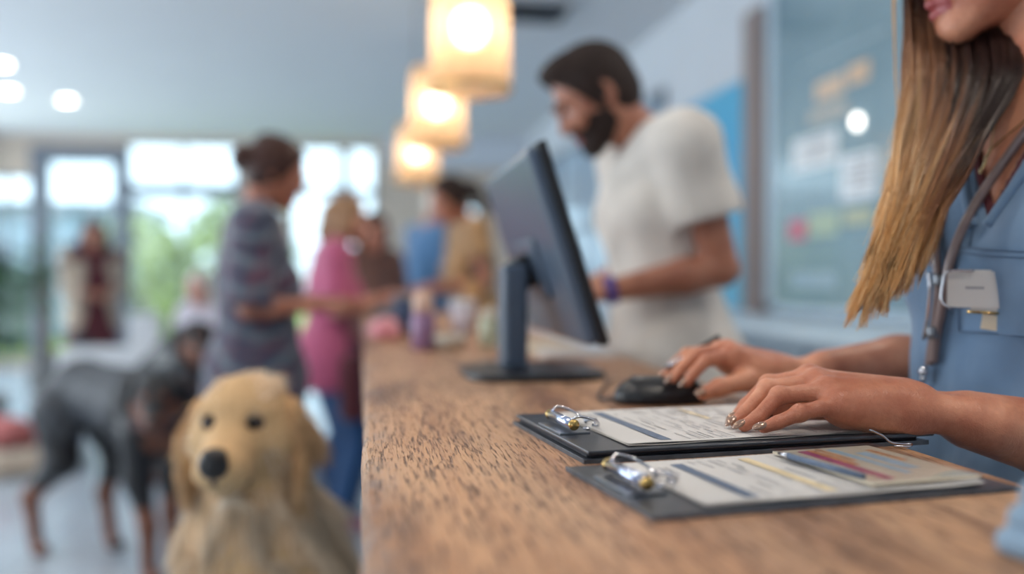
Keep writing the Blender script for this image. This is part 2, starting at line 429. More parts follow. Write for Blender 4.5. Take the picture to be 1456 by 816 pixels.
def woodmat():
    t = NT('oiled_oak'); v = t.coord((9, .55, 9)); v2 = t.coord((75, 3.2, 75)); v3 = t.coord((430, 26, 430))
    a = t.noise(v, 1.6, 5, .6, 1.4); b = t.noise(v2, 1.5, 5, .6, .6); c = t.noise(v3, 1.0, 3, .6, .4)
    col = t.ramp(a, [(.28, srgb(140, 90, 56)), (.45, srgb(182, 128, 88)), (.6, srgb(200, 150, 108)), (.78, srgb(158, 108, 72))])
    col = t.mix(.55, col, t.ramp(b, [(.3, srgb(128, 82, 54)), (.5, srgb(184, 130, 90)), (.75, srgb(214, 164, 122))]))
    pores = t.ramp(c, [(.33, (.0, .0, .0, 1)), (.47, (1, 1, 1, 1))])
    col = t.mix(t.ramp(t.noise(t.coord((5, .9, 5)), 1.1, 4, .6, .8), [(.38, (0, 0, 0, 1)), (.62, (.6, .6, .6, 1))]), col, srgb(214, 174, 138))
    col = t.mix(t.ramp(t.noise(t.coord((7, 1.3, 7), (0, 0, 0), (3, 2, 1)), 1.3, 4, .6, .8), [(.46, (0, 0, 0, 1)), (.68, (.7, .7, .7, 1))]), col, srgb(104, 62, 40))
    col = t.mix(pores, t.mix(.75, col, srgb(66, 38, 25)), col)
    # worn pale paint left along the customer edge
    tc = t.n('ShaderNodeTexCoord'); sp = t.n('ShaderNodeSeparateXYZ'); t.l(tc.outputs['Object'], sp.inputs[0])
    mr = t.n('ShaderNodeMapRange'); mr.inputs['From Min'].default_value = -.269; mr.inputs['From Max'].default_value = -.235; mr.inputs['To Min'].default_value = 1.0; mr.inputs['To Max'].default_value = 0; t.l(sp.outputs[0], mr.inputs['Value'])
    w = t.n('ShaderNodeMath', operation='MULTIPLY'); t.l(mr.outputs[0], w.inputs[0]); t.l(t.ramp(t.noise(t.coord((30, 9, 30)), 1.5, 5, .7), [(.46, (0, 0, 0, 1)), (.66, (.7, .7, .7, 1))]), w.inputs[1])
    col = t.mix(w.outputs[0], col, srgb(128, 134, 142))
    t.set(Base_Color=col, Roughness=t.ramp(c, [(.3, (.62, .62, .62, 1)), (.6, (.33, .33, .33, 1))]), Specular_IOR_Level=.55)
    ad = t.n('ShaderNodeMath', operation='MULTIPLY_ADD'); ad.inputs[1].default_value = .5; t.l(b, ad.inputs[0]); t.l(pores, ad.inputs[2])
    t.bump(ad.outputs[0], .9, .0022); return t.m
M['wood'] = woodmat()
def floormat():
    t = NT('polished_tiles'); v = t.coord(); br = t.n('ShaderNodeTexBrick'); br.offset = 0; br.inputs['Scale'].default_value = 1; br.inputs['Brick Width'].default_value = .8; br.inputs['Row Height'].default_value = .8; br.inputs['Mortar Size'].default_value = .004
    br.inputs['Color1'].default_value = srgb(178, 188, 198); br.inputs['Color2'].default_value = srgb(170, 181, 192); br.inputs['Mortar'].default_value = srgb(110, 118, 128); t.l(v, br.inputs['Vector'])
    t.set(Base_Color=t.mix(.2, br.outputs['Color'], t.ramp(t.noise(v, 3, 5), [(.3, srgb(150, 160, 172)), (.7, srgb(198, 205, 212))])), Roughness=.22, Specular_IOR_Level=.6); return t.m
M['floor'] = floormat()
def grassmat():
    t = NT('lawn'); v = t.coord(); t.set(Base_Color=t.ramp(t.noise(v, 3, 6), [(.3, srgb(120, 140, 60)), (.7, srgb(196, 200, 110))]), Roughness=.9); return t.m
M['lawn'] = grassmat()
M['leaf'] = plain('green_leaf', srgb(58, 100, 62), .5, nscale=40, var=.3)
M['leaf_light'] = plain('yellow_green_leaf', srgb(176, 186, 128), .6, nscale=3, var=.3)
M['terracotta'] = plain('grey_pot', srgb(120, 118, 116), .7)
M['soil'] = plain('soil', srgb(60, 44, 34), .9)
M['bark'] = plain('bark', srgb(110, 90, 70), .9)
M['bulb'] = emit('lamp_bulb', (1, .88, .7, 1), 17)
M['spot'] = emit('downlight_lens', (1, .95, .86, 1), 9)
def shademat():
    t = NT('woven_lampshade'); v = t.coord(); w = t.n('ShaderNodeTexWave', bands_direction='Z'); w.inputs['Scale'].default_value = 40; t.l(v, w.inputs['Vector'])
    d = t.n('ShaderNodeBsdfDiffuse'); d.inputs['Color'].default_value = srgb(214, 186, 156); tl = t.n('ShaderNodeBsdfTranslucent'); tl.inputs['Color'].default_value = srgb(228, 206, 180); tr = t.n('ShaderNodeBsdfTransparent'); tr.inputs['Color'].default_value = (1, .95, .88, 1)
    m1 = t.n('ShaderNodeMixShader'); m1.inputs[0].default_value = .6; t.l(d.outputs[0], m1.inputs[1]); t.l(tl.outputs[0], m1.inputs[2])
    m2 = t.n('ShaderNodeMixShader'); m2.inputs[0].default_value = .45; t.l(m1.outputs[0], m2.inputs[1]); t.l(tr.outputs[0], m2.inputs[2]); t.l(m2.outputs[0], t.o.inputs['Surface']); return t.m
M['shade'] = shademat()
# ================================================================== ROOM
YB, XR, XL, CH, YF = 12.0, 1.98, -4.6, 2.8, -3.4
struct(MB().bb((XL-.1, YF-.1, -.1), (XR+.1, YB+.1, 0)).build('floor', M['floor']))
struct(MB().bb((XL-.1, YF-.1, CH), (XR+.1, YB+.1, CH+.1)).build('ceiling', M['ceil']))
struct(MB().bb((XR, YF-.1, 0), (XR+.12, YB+.1, CH)).build('wall_right', M['wall']))
# back wall with its openings (x0, x1, z0, z1)
back = [(-4.5, -3.93, .1, 2.3), (-3.76, -2.98, .05, 2.5), (-2.84, -1.55, 2.2, 2.72), (-2.84, -1.55, .05, 2.1), (-1.45, -.98, .1, 2.72), (-.9, -.28, .1, 2.72), (-.2, .14, .5, 2.72), (.85, 1.45, 1.15, 2.0)]
def wall_with_holes(name, holes, lo, hi, z1, axis, pos, th, mat, out=1):
    """solid wall of boxes around rectangular openings"""
    m = MB(); cuts = sorted(set([lo, hi]+[h[0] for h in holes]+[h[1] for h in holes]))
    for a, b in zip(cuts, cuts[1:]):
        c = (a+b)/2; hs = sorted((h[2], h[3]) for h in holes if h[0] < c < h[1]); z = 0.0
        for h0, h1 in hs+[(z1, z1)]:
            if h0-z > 1e-4:
                if axis == 'x': m.bb((a, min(pos, pos+th), z), (b, max(pos, pos+th), h0))
                else: m.bb((min(pos, pos+th), a, z), (max(pos, pos+th), b, h0))
            z = h1
    return struct(m.build(name, mat))
wall_with_holes('wall_back', back, XL-.1, XR+.1, CH, 'x', YB, .12, M['wall_beige'])
left = [(.9, 4.1, .25, 2.5), (4.4, 7.6, .25, 2.5), (7.9, 11.4, .25, 2.5)]
wall_with_holes('wall_left', left, YF-.1, YB+.1, CH, 'y', XL-.12, .12, M['wall'])
front = [(-4.2, -2.6, .3, 2.4)]
wall_with_holes('wall_front', front, XL-.1, XR+.1, CH, 'x', YF-.12, .12, M['wall'])
wn = 0
def window(a, b, z0, z1, axis, pos, mull=0, tr=0, gm='glass'):
    global wn; wn += 1; f = MB(); t = .035
    def bx(u0, u1, w0, w1, th=.05):
        if axis == 'x': f.bb((u0, pos-.01, w0), (u1, pos+th, w1), .004)
        else: f.bb((pos-.02, u0, w0), (pos+th-.02, u1, w1), .004)
    bx(a, a+t, z0, z1); bx(b-t, b, z0, z1); bx(a, b, z0, z0+t); bx(a, b, z1-t, z1)
    for i in range(mull): u = a+(b-a)*(i+1)/(mull+1); bx(u-.02, u+.02, z0, z1)
    for i in range(tr): w = z0+(z1-z0)*(i+1)/(tr+1); bx(a, b, w-.02, w+.02)
    cen = ((a+b)/2, pos, z0) if axis == 'x' else (pos, (a+b)/2, z0)
    e = struct(empty('window_%d' % wn, cen))
    f.build('window_frame', M['frame'], e)
    g = MB()
    if axis == 'x': g.bb((a+.02, pos+.015, z0+.02), (b-.02, pos+.021, z1-.02))
    else: g.bb((pos+.0, a+.02, z0+.02), (pos+.006, b-.02, z1-.02))
    g.build('window_pane', M[gm], e)
for i, h in enumerate(back): window(h[0], h[1], h[2], h[3], 'x', YB+.03, (1, 0, 1, 1, 0, 0, 0, 0)[i], (1, 0, 0, 0, 1, 1, 1, 0)[i], 'tinted_glass')
for h in left: window(h[0], h[1], h[2], h[3], 'y', XL-.06, 1, 0)
for h in front: window(h[0], h[1], h[2], h[3], 'x', YF-.08, 1, 0)
# door casing + header over the entrance, baseboards, pilaster, soffit
struct(MB().bb((-3.93, YB-.06, 0), (-3.76, YB, 2.62), .005).bb((-2.98, YB-.06, 0), (-2.84, YB, 2.62), .005).bb((-3.93, YB-.07, 2.5), (-2.84, YB, 2.66), .005).build('trim_1', M['frame']))
struct(MB().bb((-2.84, YB-.05, 2.1), (.16, YB, 2.2), .004).build('trim_2', M['frame']))
struct(MB().bb((XR-.06, 4.38, .0), (XR, 4.6, 2.45), .01).build('trim_3', plain('taupe_pilaster', srgb(140, 128, 126), .7)))
struct(MB().bb((XR-.015, YF, 0), (XR, YB, .1), .003).build('baseboard_right', M['white']))
struct(MB().bb((.16, YB-.015, 0), (XR-.015, YB, .1), .003).build('baseboard_back', M['white']))
struct(MB().bb((.3, YB-.5, 2.45), (XR-.001, YB-.001, CH-.001), .01).build('trim_4', M['wall']))
# interior glazed partition in the right wall
e = struct(empty('window_%d' % (wn+1), (XR, 8.2, 1.0)))
f = MB()
for y0, y1, z0, z1 in ((6.0, 10.6, .95, 1.0), (6.0, 10.6, 2.3, 2.36), (6.0, 10.6, 1.52, 1.57), (6.0, 6.06, .95, 2.36), (10.54, 10.6, .95, 2.36), (7.05, 7.11, .95, 2.36), (8.2, 8.26, .95, 2.36), (9.4, 9.46, .95, 2.36)):
    f.bb((XR-.03, y0, z0), (XR, y1, z1), .004)
f.build('window_frame', M['frame'], e)
MB().bb((XR-.012, 6.05, .99), (XR-.004, 10.55, 2.31)).build('window_pane', plain('frosted_glass', srgb(168, 192, 212), .25, nscale=2, var=.06, bump=0, coat=.5), e)
# outside: ground, hedge, shrubs, trees
struct(MB().bb((-14, YB+.15, -.25), (10, YB+20, -.12)).build('lawn_ground', M['lawn']))
def shrub(c, r, label, mat, n=900, size=.16, seed=0):
    g = np.random.default_rng(seed); d = g.normal(size=(n, 3)); d /= np.linalg.norm(d, axis=1)[:, None]
    rad = g.uniform(.72, 1.0, (n, 1)); p = np.array(c)+d*rad*np.array(r); p[:, 2] = np.maximum(p[:, 2], -.08)
    a = g.normal(size=(n, 3)); a /= np.linalg.norm(a, axis=1)[:, None]; b = np.cross(a, d); b /= np.linalg.norm(b, axis=1)[:, None]+1e-9
    s = g.uniform(.5, 1, (n, 1))*size
    vs = np.stack([p-a*s, p+b*s*.45+d*s*.1, p+a*s, p-b*s*.45+d*s*.1], 1).reshape(-1, 3); fs = np.arange(n*4).reshape(-1, 4)
    base = Vector((c[0], c[1], -.12)); e = empty('garden_shrub', base, label, 'shrub', 'shrubs outside the windows')
    link('foliage', npmesh('foliage', vs-np.array(base), fs), mat, e, base)
    MB().tube([(c[0], c[1], -.12), (c[0]+.05, c[1], c[2])], [.06, .03]).build('stem', M['bark'], e)
shrub((-3.55, 15.6, .9), (.95, .9, 1.15), 'yellow-green shrub outside the pane behind the plaid woman', M['leaf_light'], 1100, .2, 1)
shrub((-2.2, 17.4, 1.1), (1.15, .85, 1.5), 'tall yellow-green shrub outside, right beside the lower one', M['leaf_light'], 1300, .2, 2)
shrub((-6.2, 16.5, .5), (1.1, .8, .8), 'low dark green shrub outside the corner window', M['leaf'], 800, .2, 3)

e = empty('house', (-6.4, 19.5, -.12), 'pale blue-grey low house seen through the entrance window', 'house')
MB().bb((-9.5, 18.8, -.12), (-4.4, 22, 2.3), .02).build('wall', plain('pale_render', srgb(150, 170, 186), .8), e)
MB().bb((-9.7, 18.6, 2.3), (-4.2, 22.2, 2.5), .02).build('roof', M['steel'], e)
for i, xx in enumerate((-8.6, -7.2, -5.6)): w_ = MB().bb((xx, 18.77, .8), (xx+.7, 18.82, 1.8), .01).build('window', M['white'], e); MB().bb((xx+.06, 18.755, .86), (xx+.64, 18.768, 1.74)).build('pane', M['navy'], w_)
# ---- recessed ceiling lights: a few in view, the overhead set added for fill
OVERHEAD_FILL = ((-.7, .9), (.75, .35), (1.5, 1.9), (-.6, 2.6), (.9, 3.6), (-2.2, 1.4), (-2.2, 4.2), (0, -1.4))  # added lights out of view, to warm and brighten the counter area
def down_or_fill_light(x, y, label):
    e = empty('ceiling_light', (x, y, CH-.012), label, 'ceiling light', 'round recessed ceiling lights')
    MB().lathe((x, y, CH-.012), [(.07, .0), (.085, 0), (.087, .006), (.085, .0118), (.07, .0118)], 32, cap=False).build('trim_ring', M['white'], e)
    MB().lathe((x, y, CH-.008), [(.068, 0), (.068, .006)], 32).build('lens', M['spot'], e)
for px, py, s in ((95, 143, 'lone round recessed ceiling light above the entrance window'), (12, 130, 'lower of the two round ceiling lights in the far left corner of the picture'), (2, 92, 'upper of the two round ceiling lights in the far left corner of the picture')):
    q = atz(px, py, CH-.01); down_or_fill_light(q[0], q[1], s)
for x, y in OVERHEAD_FILL:
    down_or_fill_light(x, y, 'round ceiling light added for warm fill near the counter, higher up than the picture shows')
# ceiling vent
e = empty('ceiling_vent', (1.02, 5.9, CH-.02), 'square grey ceiling vent right of the pendant lamps', 'vent')
m = MB()
for a, b, c, d in ((.72, 1.32, 5.6, 5.64), (.72, 1.32, 6.16, 6.2), (.72, .76, 5.6, 6.2), (1.28, 1.32, 5.6, 6.2)): m.bb((a, c, CH-.02), (b, d, CH-.001), .003)
m.build('vent_frame', M['white'], e)
m = MB()
for i in range(9): m.box((1.02, 5.68+i*.055, CH-.012), (.26, .018, .002), Matrix.Rotation(.6, 3, 'X'))
m.build('louvre', M['steel'], e)

# ---- pendant lamps over the counter
def pendant(x, y, label):
    z0, z1 = 1.69, 2.04; e = empty('pendant_lamp', (x, y, z0), label, 'pendant lamp', 'pendant lamps over the counter')
    MB().lathe((x, y, 0), [(.128, z0), (.118, z1), (.114, z1), (.124, z0)], 48, cap=False).build('lamp_shade', M['shade'], e)
    MB().lathe((x, y, 0), [(.126, z0-.004), (.131, z0-.004), (.131, z0+.012), (.126, z0+.012)], 48, cap=False).build('shade_rim', M['brass'], e)
    MB().ell((x, y, 1.885), (.052, .052, .058)).build('bulb', M['bulb'], e)
    MB().lathe((x, y, 0), [(.02, 1.935), (.022, 1.95), (.022, 2.01), (.012, 2.03)], 24).build('socket', M['brass'], e)
    m = MB()
    for k in range(3): a = k*2*PI/3; m.tube([(x, y, 2.02), (x+.116*math.cos(a), y+.116*math.sin(a), 2.03)], .002, 6)
    m.build('spider', M['brass'], e)
    MB().tube([(x, y, 2.03), (x, y, CH-.02)], .0035, 8).build('cord', M['black_plastic'], e)
    MB().lathe((x, y, 0), [(.05, CH-.022), (.05, CH-.001)], 32).build('ceiling_rose', M['white'], e)
pendant(.324, 2.895, 'nearest and largest glowing pendant lamp hanging over the counter')
pendant(.325, 4.211, 'middle glowing pendant lamp of the three over the counter')
pendant(.324, 5.831, 'farthest and smallest glowing pendant lamp, lowest in the picture')

# ---- right wall: poster, board, back cabinets
def facing_wall_poster():
    e = empty('wall_poster', (XR-.03, 5.15, .9), 'bright blue poster hanging on the wall behind the bearded man', 'poster')
    MB().bb((XR-.03, 4.63, .92), (XR-.002, 5.55, 2.16), .003).build('backing', M['white'], e)
    t = NT('blue_poster_print'); v = t.coord((1, 1, 1)); c = t.ramp(t.noise(v, 1.6, 3), [(.35, srgb(56, 160, 208)), (.55, srgb(88, 180, 220)), (.72, srgb(160, 212, 234))]); t.set(Base_Color=c, Roughness=.3)
    m = MB(); m.bb((XR-.033, 4.65, .94), (XR-.0305, 5.53, 2.14)); m.bb((XR-.0335, 4.95, 1.3), (XR-.0331, 5.35, 1.8), mi=1); m.build('print', [t.m, M['ink_sky']], e)
facing_wall_poster()
e = empty('notice_board', (XR-.03, 3.75, .98), 'large glossy blue-grey glass notice board on the right wall behind the hair', 'notice board')
MB().bb((XR-.028, 2.6, .98), (XR-.012, 4.28, 2.62)).build('board_panel', (lambda t: (t.set(Base_Color=t.ramp(t.noise(t.coord(), 1.3, 3), [(.3, srgb(118, 146, 160)), (.7, srgb(146, 170, 182))]), Roughness=.16, Coat_Weight=.6, Coat_Roughness=.08), t.m)[1])(NT('glass_board')), e)
m = MB()
for a, b, c, d in ((2.56, 4.36, .94, .98), (2.56, 4.36, 2.62, 2.66), (2.56, 2.6, .94, 2.66), (4.28, 4.36, .94, 2.66)): m.bb((XR-.035, a, c), (XR-.01, b, d), .004)
m.build('board_frame', M['white_lam'], e)
def on_board(px, py): # point on the board plane x = XR-.03
    D = cF+cR*(px-728)/FPX+cU*(408-py)/FPX; return cC+D*((XR-.03)/D[0])
def note(x0, y0, x1, y1, col, label, grp='notes on the glass board', lines=0):
    a = on_board(x0, (y0+y1)/2); b = on_board(x1, (y0+y1)/2); ym = (a[1]+b[1])/2; w = abs(a[1]-b[1])/2; pm = on_board((x0+x1)/2, (y0+y1)/2); hh = (y1-y0)/2*pm[1]/FPX*1.0
    m = MB().bb((XR-.0325, ym-w, pm[2]-hh), (XR-.0285, ym+w, pm[2]+hh), .0)
    for i in range(lines): z = pm[2]+hh*.7-i*hh*1.5/max(1, lines); m.bb((XR-.0332, ym-w*.8, z-.006), (XR-.0326, ym+w*(.3+.4*((i*7) % 3)/2), z+.006), mi=1)
    tag(m.build('note', [plain('note_paper', col, .5, bump=0, var=.04), M['ink']]), label, 'note', grp)
note(1128, 190, 1190, 240, srgb(232, 240, 246), 'large white sheet imitating glare on the glass board, left of the pair', lines=4)  # both white sheets put the glare on the glass into colour
note(1196, 215, 1246, 285, srgb(228, 238, 246), 'large white sheet imitating glare on the glass board, right and lower of the pair', lines=5)
note(1160, 110, 1200, 140, srgb(206, 184, 164), 'peach note high on the glass board, left of two')
note(1206, 88, 1236, 118, srgb(206, 180, 156), 'peach note high on the glass board, topmost')
note(1150, 150, 1205, 170, srgb(176, 176, 172), 'narrow beige note above the white sheets')
note(1122, 312, 1146, 342, srgb(206, 120, 140), 'small pink note on the glass board')
note(1150, 300, 1192, 336, srgb(176, 196, 176), 'pale green note beside the pink one')
note(1200, 296, 1240, 320, srgb(184, 192, 168), 'pale olive note under the right white sheet')
note(1125, 385, 1190, 412, srgb(160, 186, 200), 'pale blue strip low on the glass board')
note(1140, 66, 1262, 74, srgb(140, 164, 178), 'thin pale rail strip across the top of the glass board')
q = on_board(1220, 173); tag(MB().lathe((0, 0, 0), [(.026, 0), (.028, .005), (.026, .012), (.012, .016)], 32, rot=None).build('reflection_disc', emit('reflection_glow', (1, .96, .88, 1), 2.2), origin=(0, 0, 0)), 'small round glowing disc imitating a lamp reflection in the glass board', 'reflection')  # no lamp here: a glowing disc paints a lamp's reflection in the glass
o = bpy.data.objects[-1] if False else [x for x in COL.objects if x.name == 'reflection_disc'][0]; o.name = 'painted_reflection'; o.location = (XR-.0285, q[1], q[2]); o.rotation_euler = (0, -PI/2, 0)
# back cabinets under the board
for i, y0 in enumerate((1.9, 2.75, 3.6, 4.45)):
    e = empty('base_cabinet', (1.66, y0+.42, 0), ('pale blue base cabinet nearest the long-haired woman', 'pale blue base cabinet, second from the long-haired woman', 'pale blue base cabinet, third from the long-haired woman', 'pale blue base cabinet nearest the bearded man')[i], 'cabinet', 'base cabinets along the right wall')
    MB().bb((1.38, y0+.004, .08), (XR-.017, y0+.836, .9), .002).bb((1.44, y0+.01, 0), (XR-.02, y0+.83, .08)).build('body', M['white_lam'], e)
    for k in (0, 1):
        d = MB().bb((1.36, y0+.01+k*.415, .1), (1.379, y0+.418+k*.413, .89), .003).build('cabinet_door', M['white_lam'], e)
        MB().tube([(1.345, y0+.38+k*.08, .7), (1.345, y0+.38+k*.08, .84)], .005).box((1.352, y0+.38+k*.08, .705), (.008, .004, .004)).box((1.352, y0+.38+k*.08, .835), (.008, .004, .004)).build('handle', M['steel'], d)
tag(MB().bb((1.33, 1.88, .9), (XR-.002, 5.32, .93), .005).build('worktop', M['white_lam']), 'long pale blue worktop under the glass board', 'worktop')

# ================================================================== COUNTER
e = empty('reception_counter', (.269, 2.0, 0), 'long reception counter with a rustic oiled oak top', 'counter')
def top():
    bm = bmesh.new(); n = 260; y0, y1 = -.45, 4.35; prof = [(0, .906), (-.0015, .911), (-.0022, .928), (-.001, .944), (.004, .9495), (.012, .95), (.526, .95), (.534, .9485), (.538, .943), (.5385, .93), (.538, .912), (.534, .905)]
    rings = []
    for i in range(n+1):
        y = y0+(y1-y0)*i/n; w = .0014*math.sin(y*9.1)*math.sin(y*3.3+1)+.0008*math.sin(y*31+.5)
        rings.append([bm.verts.new((x+(w if x < .02 else 0), y, z)) for x, z in prof])
    for a, b in zip(rings, rings[1:]):
        for k in range(len(prof)): bm.faces.new((a[k], b[k], b[(k+1) % len(prof)], a[(k+1) % len(prof)]))
    bm.faces.new(rings[0]); bm.faces.new(rings[-1][::-1]); m = MB(); m.bm.free(); m.bm = bm; return m.build('countertop', M['wood'], e)
top()
MB().bb((.07, -.4, .06), (.09, 4.3, .905)).bb((.07, 4.27, .06), (.5, 4.3, .905)).bb((.07, -.4, .06), (.5, -.37, .905)).build('front_panel', plain('grey_counter_panel', srgb(140, 150, 160), .5, nscale=4, var=.05), e)
MB().bb((.1, -.37, 0), (.48, 4.27, .06)).build('plinth', M['dark_trousers'], e)
MB().bb((.09, -.37, .45), (.46, 4.27, .47)).build('inner_shelf', M['white_lam'], e)
for yy in (.8, 2.0, 3.2): MB().bb((.09, yy, .06), (.46, yy+.02, .9)).build('divider', M['white_lam'], e)

# ================================================================== CLIPBOARDS
def rot2(a): return np.array([[math.cos(a), -math.sin(a), 0], [math.sin(a), math.cos(a), 0], [0, 0, 1]])
def clipboard(o2, ang, L, W, z, label, double, seed, wire, clipmat):
    """o2: near-left corner; length runs to the right (away from the clip), width away from the camera"""
    Rz = rot2(ang); g = random.Random(seed)
    def w(u, v, zz): return V(o2[0], o2[1], 0)+Rz@V(u, v, 0)+V(0, 0, zz)
    cen = w(L/2, W/2, z); e = empty('clipboard', tuple(cen), label, 'clipboard', 'clipboards on the counter')
    t = .0036; m = MB().box(w(L/2, W/2, z+t/2), (L/2, W/2, t/2), Rz, .0012, 0)
    m.build('board', [M['board']], e); zt = z+t
    m = MB()
    for u0, u1, v0, v1 in ((.001, L-.001, -.0006, .0006), (-.0006, .0006, 0, W)): m.box(w((u0+u1)/2, (v0+v1)/2, z+t/2), ((u1-u0)/2, (v1-v0)/2, t/2+.0005), Rz, .0003)
    m.build('edge_binding', M['board_edge'], e)
    if double:
        MB().box(w(L/2+.004, W/2-.001, zt+.0062), (L/2+.001, W/2, .0018), Rz @ np.array(Matrix.Rotation(.0, 3, 'Y')), .001).build('cover_board', M['board'], e)
        MB().box(w(L/2, W/2+.003, zt+.0022), (L/2-.006, W/2-.008, .0022), Rz, .001).build('page_block', M['dark_trousers'], e); zt += .008
    # stacked sheets, a little out of line, with their printing
    for k in range(3):
        du, dv, a = .001*k, g.uniform(-.002, .002), g.uniform(-.008, .008)
        R2 = Rz @ rot2(a); u0, u1, v0, v1 = .046, L-.022-.003*k, .012, W-.012; nx, ny = 26, 10; bm = bmesh.new(); grid = []
        for i in range(nx+1):
            row = []
            for j in range(ny+1):
                u = u0+(u1-u0)*i/nx; v = v0+(v1-v0)*j/ny; s = max(0, (u-L*.72)/(L*.28))
                zz = zt+.0006+.0007*k+(.0022*s*s*(1+.5*math.sin(v*30+k)) if k > 0 else 0)+.00025*math.sin(u*40+k)*math.sin(v*35)+(.0008*(1+math.sin(u*55+2*k)) if j == 0 else 0)*.5
                c = V(o2[0], o2[1], 0)+Rz@V(L/2, W/2, 0); p = c+R2@V(u-L/2+du, v-W/2+dv, 0); p[2] = zz; row.append(bm.verts.new(p))
            grid.append(row)
        for i in range(nx):
            for j in range(ny):
                f = bm.faces.new((grid[i][j], grid[i+1][j], grid[i+1][j+1], grid[i][j+1])); f.smooth = True
        mm = MB(); mm.bm.free(); mm.bm = bm
        if k == 2:
            zp = zt+.0026
            def bar(ua, ub, va, vb, mi):
                s = [w(ua, va, 0), w(ub, va, 0), w(ub, vb, 0), w(ua, vb, 0)]
                for q, uu in zip(s, (ua, ub, ub, ua)): s_ = max(0, (uu-L*.72)/(L*.28)); q[2] = zp+.0034*s_*s_
                mm.quad(s, mi)
            bar(.085, .097, .022, W-.03, 1)                    # header bar
            for c in range(3): bar(.062+.006*c, .0642+.006*c, W-.09+.01*c, W-.04, 2)
            u = .106; r = 0
            while u < L-.04:
                v = .02
                while v < W-.03:
                    ln = g.uniform(.01, .045); 
                    if g.random() < .62: bar(u, u+.0011, v, min(v+ln, W-.022), g.choice((2, 2, 3)))
                    v += ln+g.uniform(.004, .02)
                if r % 4 == 3: bar(u+.004, u+.0046, .018, W-.02, 2); u += .004
                u += .0052 if r % 5 else .009; r += 1
            if seed == 2: bar(.155, .166, .022, W-.024, 4)
            if seed == 1: bar(.19, .196, W*.55, W-.03, 4)
        mm.build('paper_sheet', [M['paper'], M['ink_blue'], M['ink'], M['ink_dark'], M['ink_yellow']], e)
    # spring clip: plate, rolled bar, wire arms, rivets
    cv = W*.52; zc = zt+.002
    MB().box(w(.022, cv, zc-.001), (.016, .036, .0011), Rz, .0005).build('clip_plate', M['steel'], e)
    MB().tube([w(.02, cv-.036, zc+.008), w(.02, cv+.036, zc+.008)], .0052, 16).build('clip_roll', clipmat, e)
    m = MB()
    for sgn in (-1, 1):
        q = cv+sgn*.03; pts = [w(.02, q, zc+.013), w(.028, q+sgn*.008, zc+.016), w(.044, q+sgn*.006, zc+.011), w(.054, q-sgn*.012, zc+.003), w(.05, q-sgn*.02, zc+.0022)]
        m.tube(smooth(pts, 6), .0013, 8)
    if wire:
        m.tube(smooth([w(.05, cv-.012, zc+.003), w(.058, cv, zc+.006), w(.05, cv+.014, zc+.003)], 6), .0013, 8)
    m.build('clip_wire', M['chrome'], e)
    for sgn in (-1, 1):
        MB().ell(w(.02, cv+sgn*.037, zc+.008), (.0058, .0045, .0058)).build('clip_knob', M['brass'], e)
    for u_, v_ in ((.036, cv+.026), (.04, cv-.02)): MB().ell(w(u_, v_, zc+.001), (.004, .004, .002)).build('rivet', M['chrome'], e)
    return e, w, zt
def smooth(pts, n=5):
    """Catmull-Rom through the points"""
    p = [np.array(x, float) for x in pts]; p = [2*p[0]-p[1]]+p+[2*p[-1]-p[-2]]; out = []
    for i in range(1, len(p)-2):
        for k in range(n):
            t = k/n; out.append(.5*((2*p[i])+(-p[i-1]+p[i+1])*t+(2*p[i-1]-5*p[i]+4*p[i+1]-p[i+2])*t*t+(-p[i-1]+3*p[i]-3*p[i+1]+p[i+2])*t**3))
    out.append(p[-2]); return out
cA, wA, zA = clipboard((.197, .828), math.radians(7), .372, .235, CT, 'thick black clipboard under the woman\'s hand, with a printed form', True, 1, True, M['blue_metal'])
cB, wB, zB = clipboard((.199, .627), math.radians(8), .318, .178, CT, 'thin black clipboard in front, with a colourful card on its form', False, 2, True, M['blue_metal'])
# clear sleeve with a printed card and a slim pen, lying on the front clipboard
m = MB(); R8 = rot2(math.radians(8))
m.box(wB(.247, .09, zB+.0048), (.052, .07, .0012), R8, .0006)
for (u0, u1, v0, v1, mi) in ((.215, .225, .03, .15, 1), (.2255, .233, .085, .152, 2), (.236, .241, .10, .155, 3), (.246, .254, .045, .15, 4), (.262, .274, .06, .13, 4), (.280, .286, .09, .14, 2)):
    m.box(wB((u0+u1)/2, (v0+v1)/2, zB+.0062), ((u1-u0)/2, (v1-v0)/2, .0001), R8, mi=mi)
tag(m.build('printed_card', [M['paper_cream'], M['ink_pink'], M['ink_orange'], M['ink_orange'], M['ink_sky']]), 'cream card with magenta and orange printing on the front clipboard', 'card')
tag(MB().box(wB(.247, .09, zB+.0078), (.055, .073, .0006), R8, .0004).build('clear_sleeve', M['clear']), 'clear plastic sleeve over the colourful card', 'plastic sleeve')
e = empty('slim_pen', tuple(wB(.2, .1, zB+.007)), 'slim dark pen lying across the front clipboard beside the card', 'pen')
MB().tube([wB(.198, .035, zB+.0082), wB(.19, .125, zB+.0082)], .0028, 12).build('barrel', M['ink_blue'], e)
MB().tube([wB(.19, .125, zB+.0082), wB(.189, .14, zB+.0082)], [.003, .0016], 12).build('pen_tip', M['chrome'], e)
# binder ring behind the clipboards
e = empty('paper_clip', tuple(wA(.345, -.008, CT)), 'small wire paper clip between the two clipboards', 'paper clip')
MB().tube(smooth([wA(.30, -.001, CT+.018), wA(.312, -.006, CT+.012), wA(.318, -.01, CT+.006), wA(.33, -.012, CT+.004), wA(.338, -.016, CT+.004), wA(.33, -.02, CT+.003), wA(.318, -.015, CT+.003)], 5), .0012, 8).build('wire', M['chrome'], e)

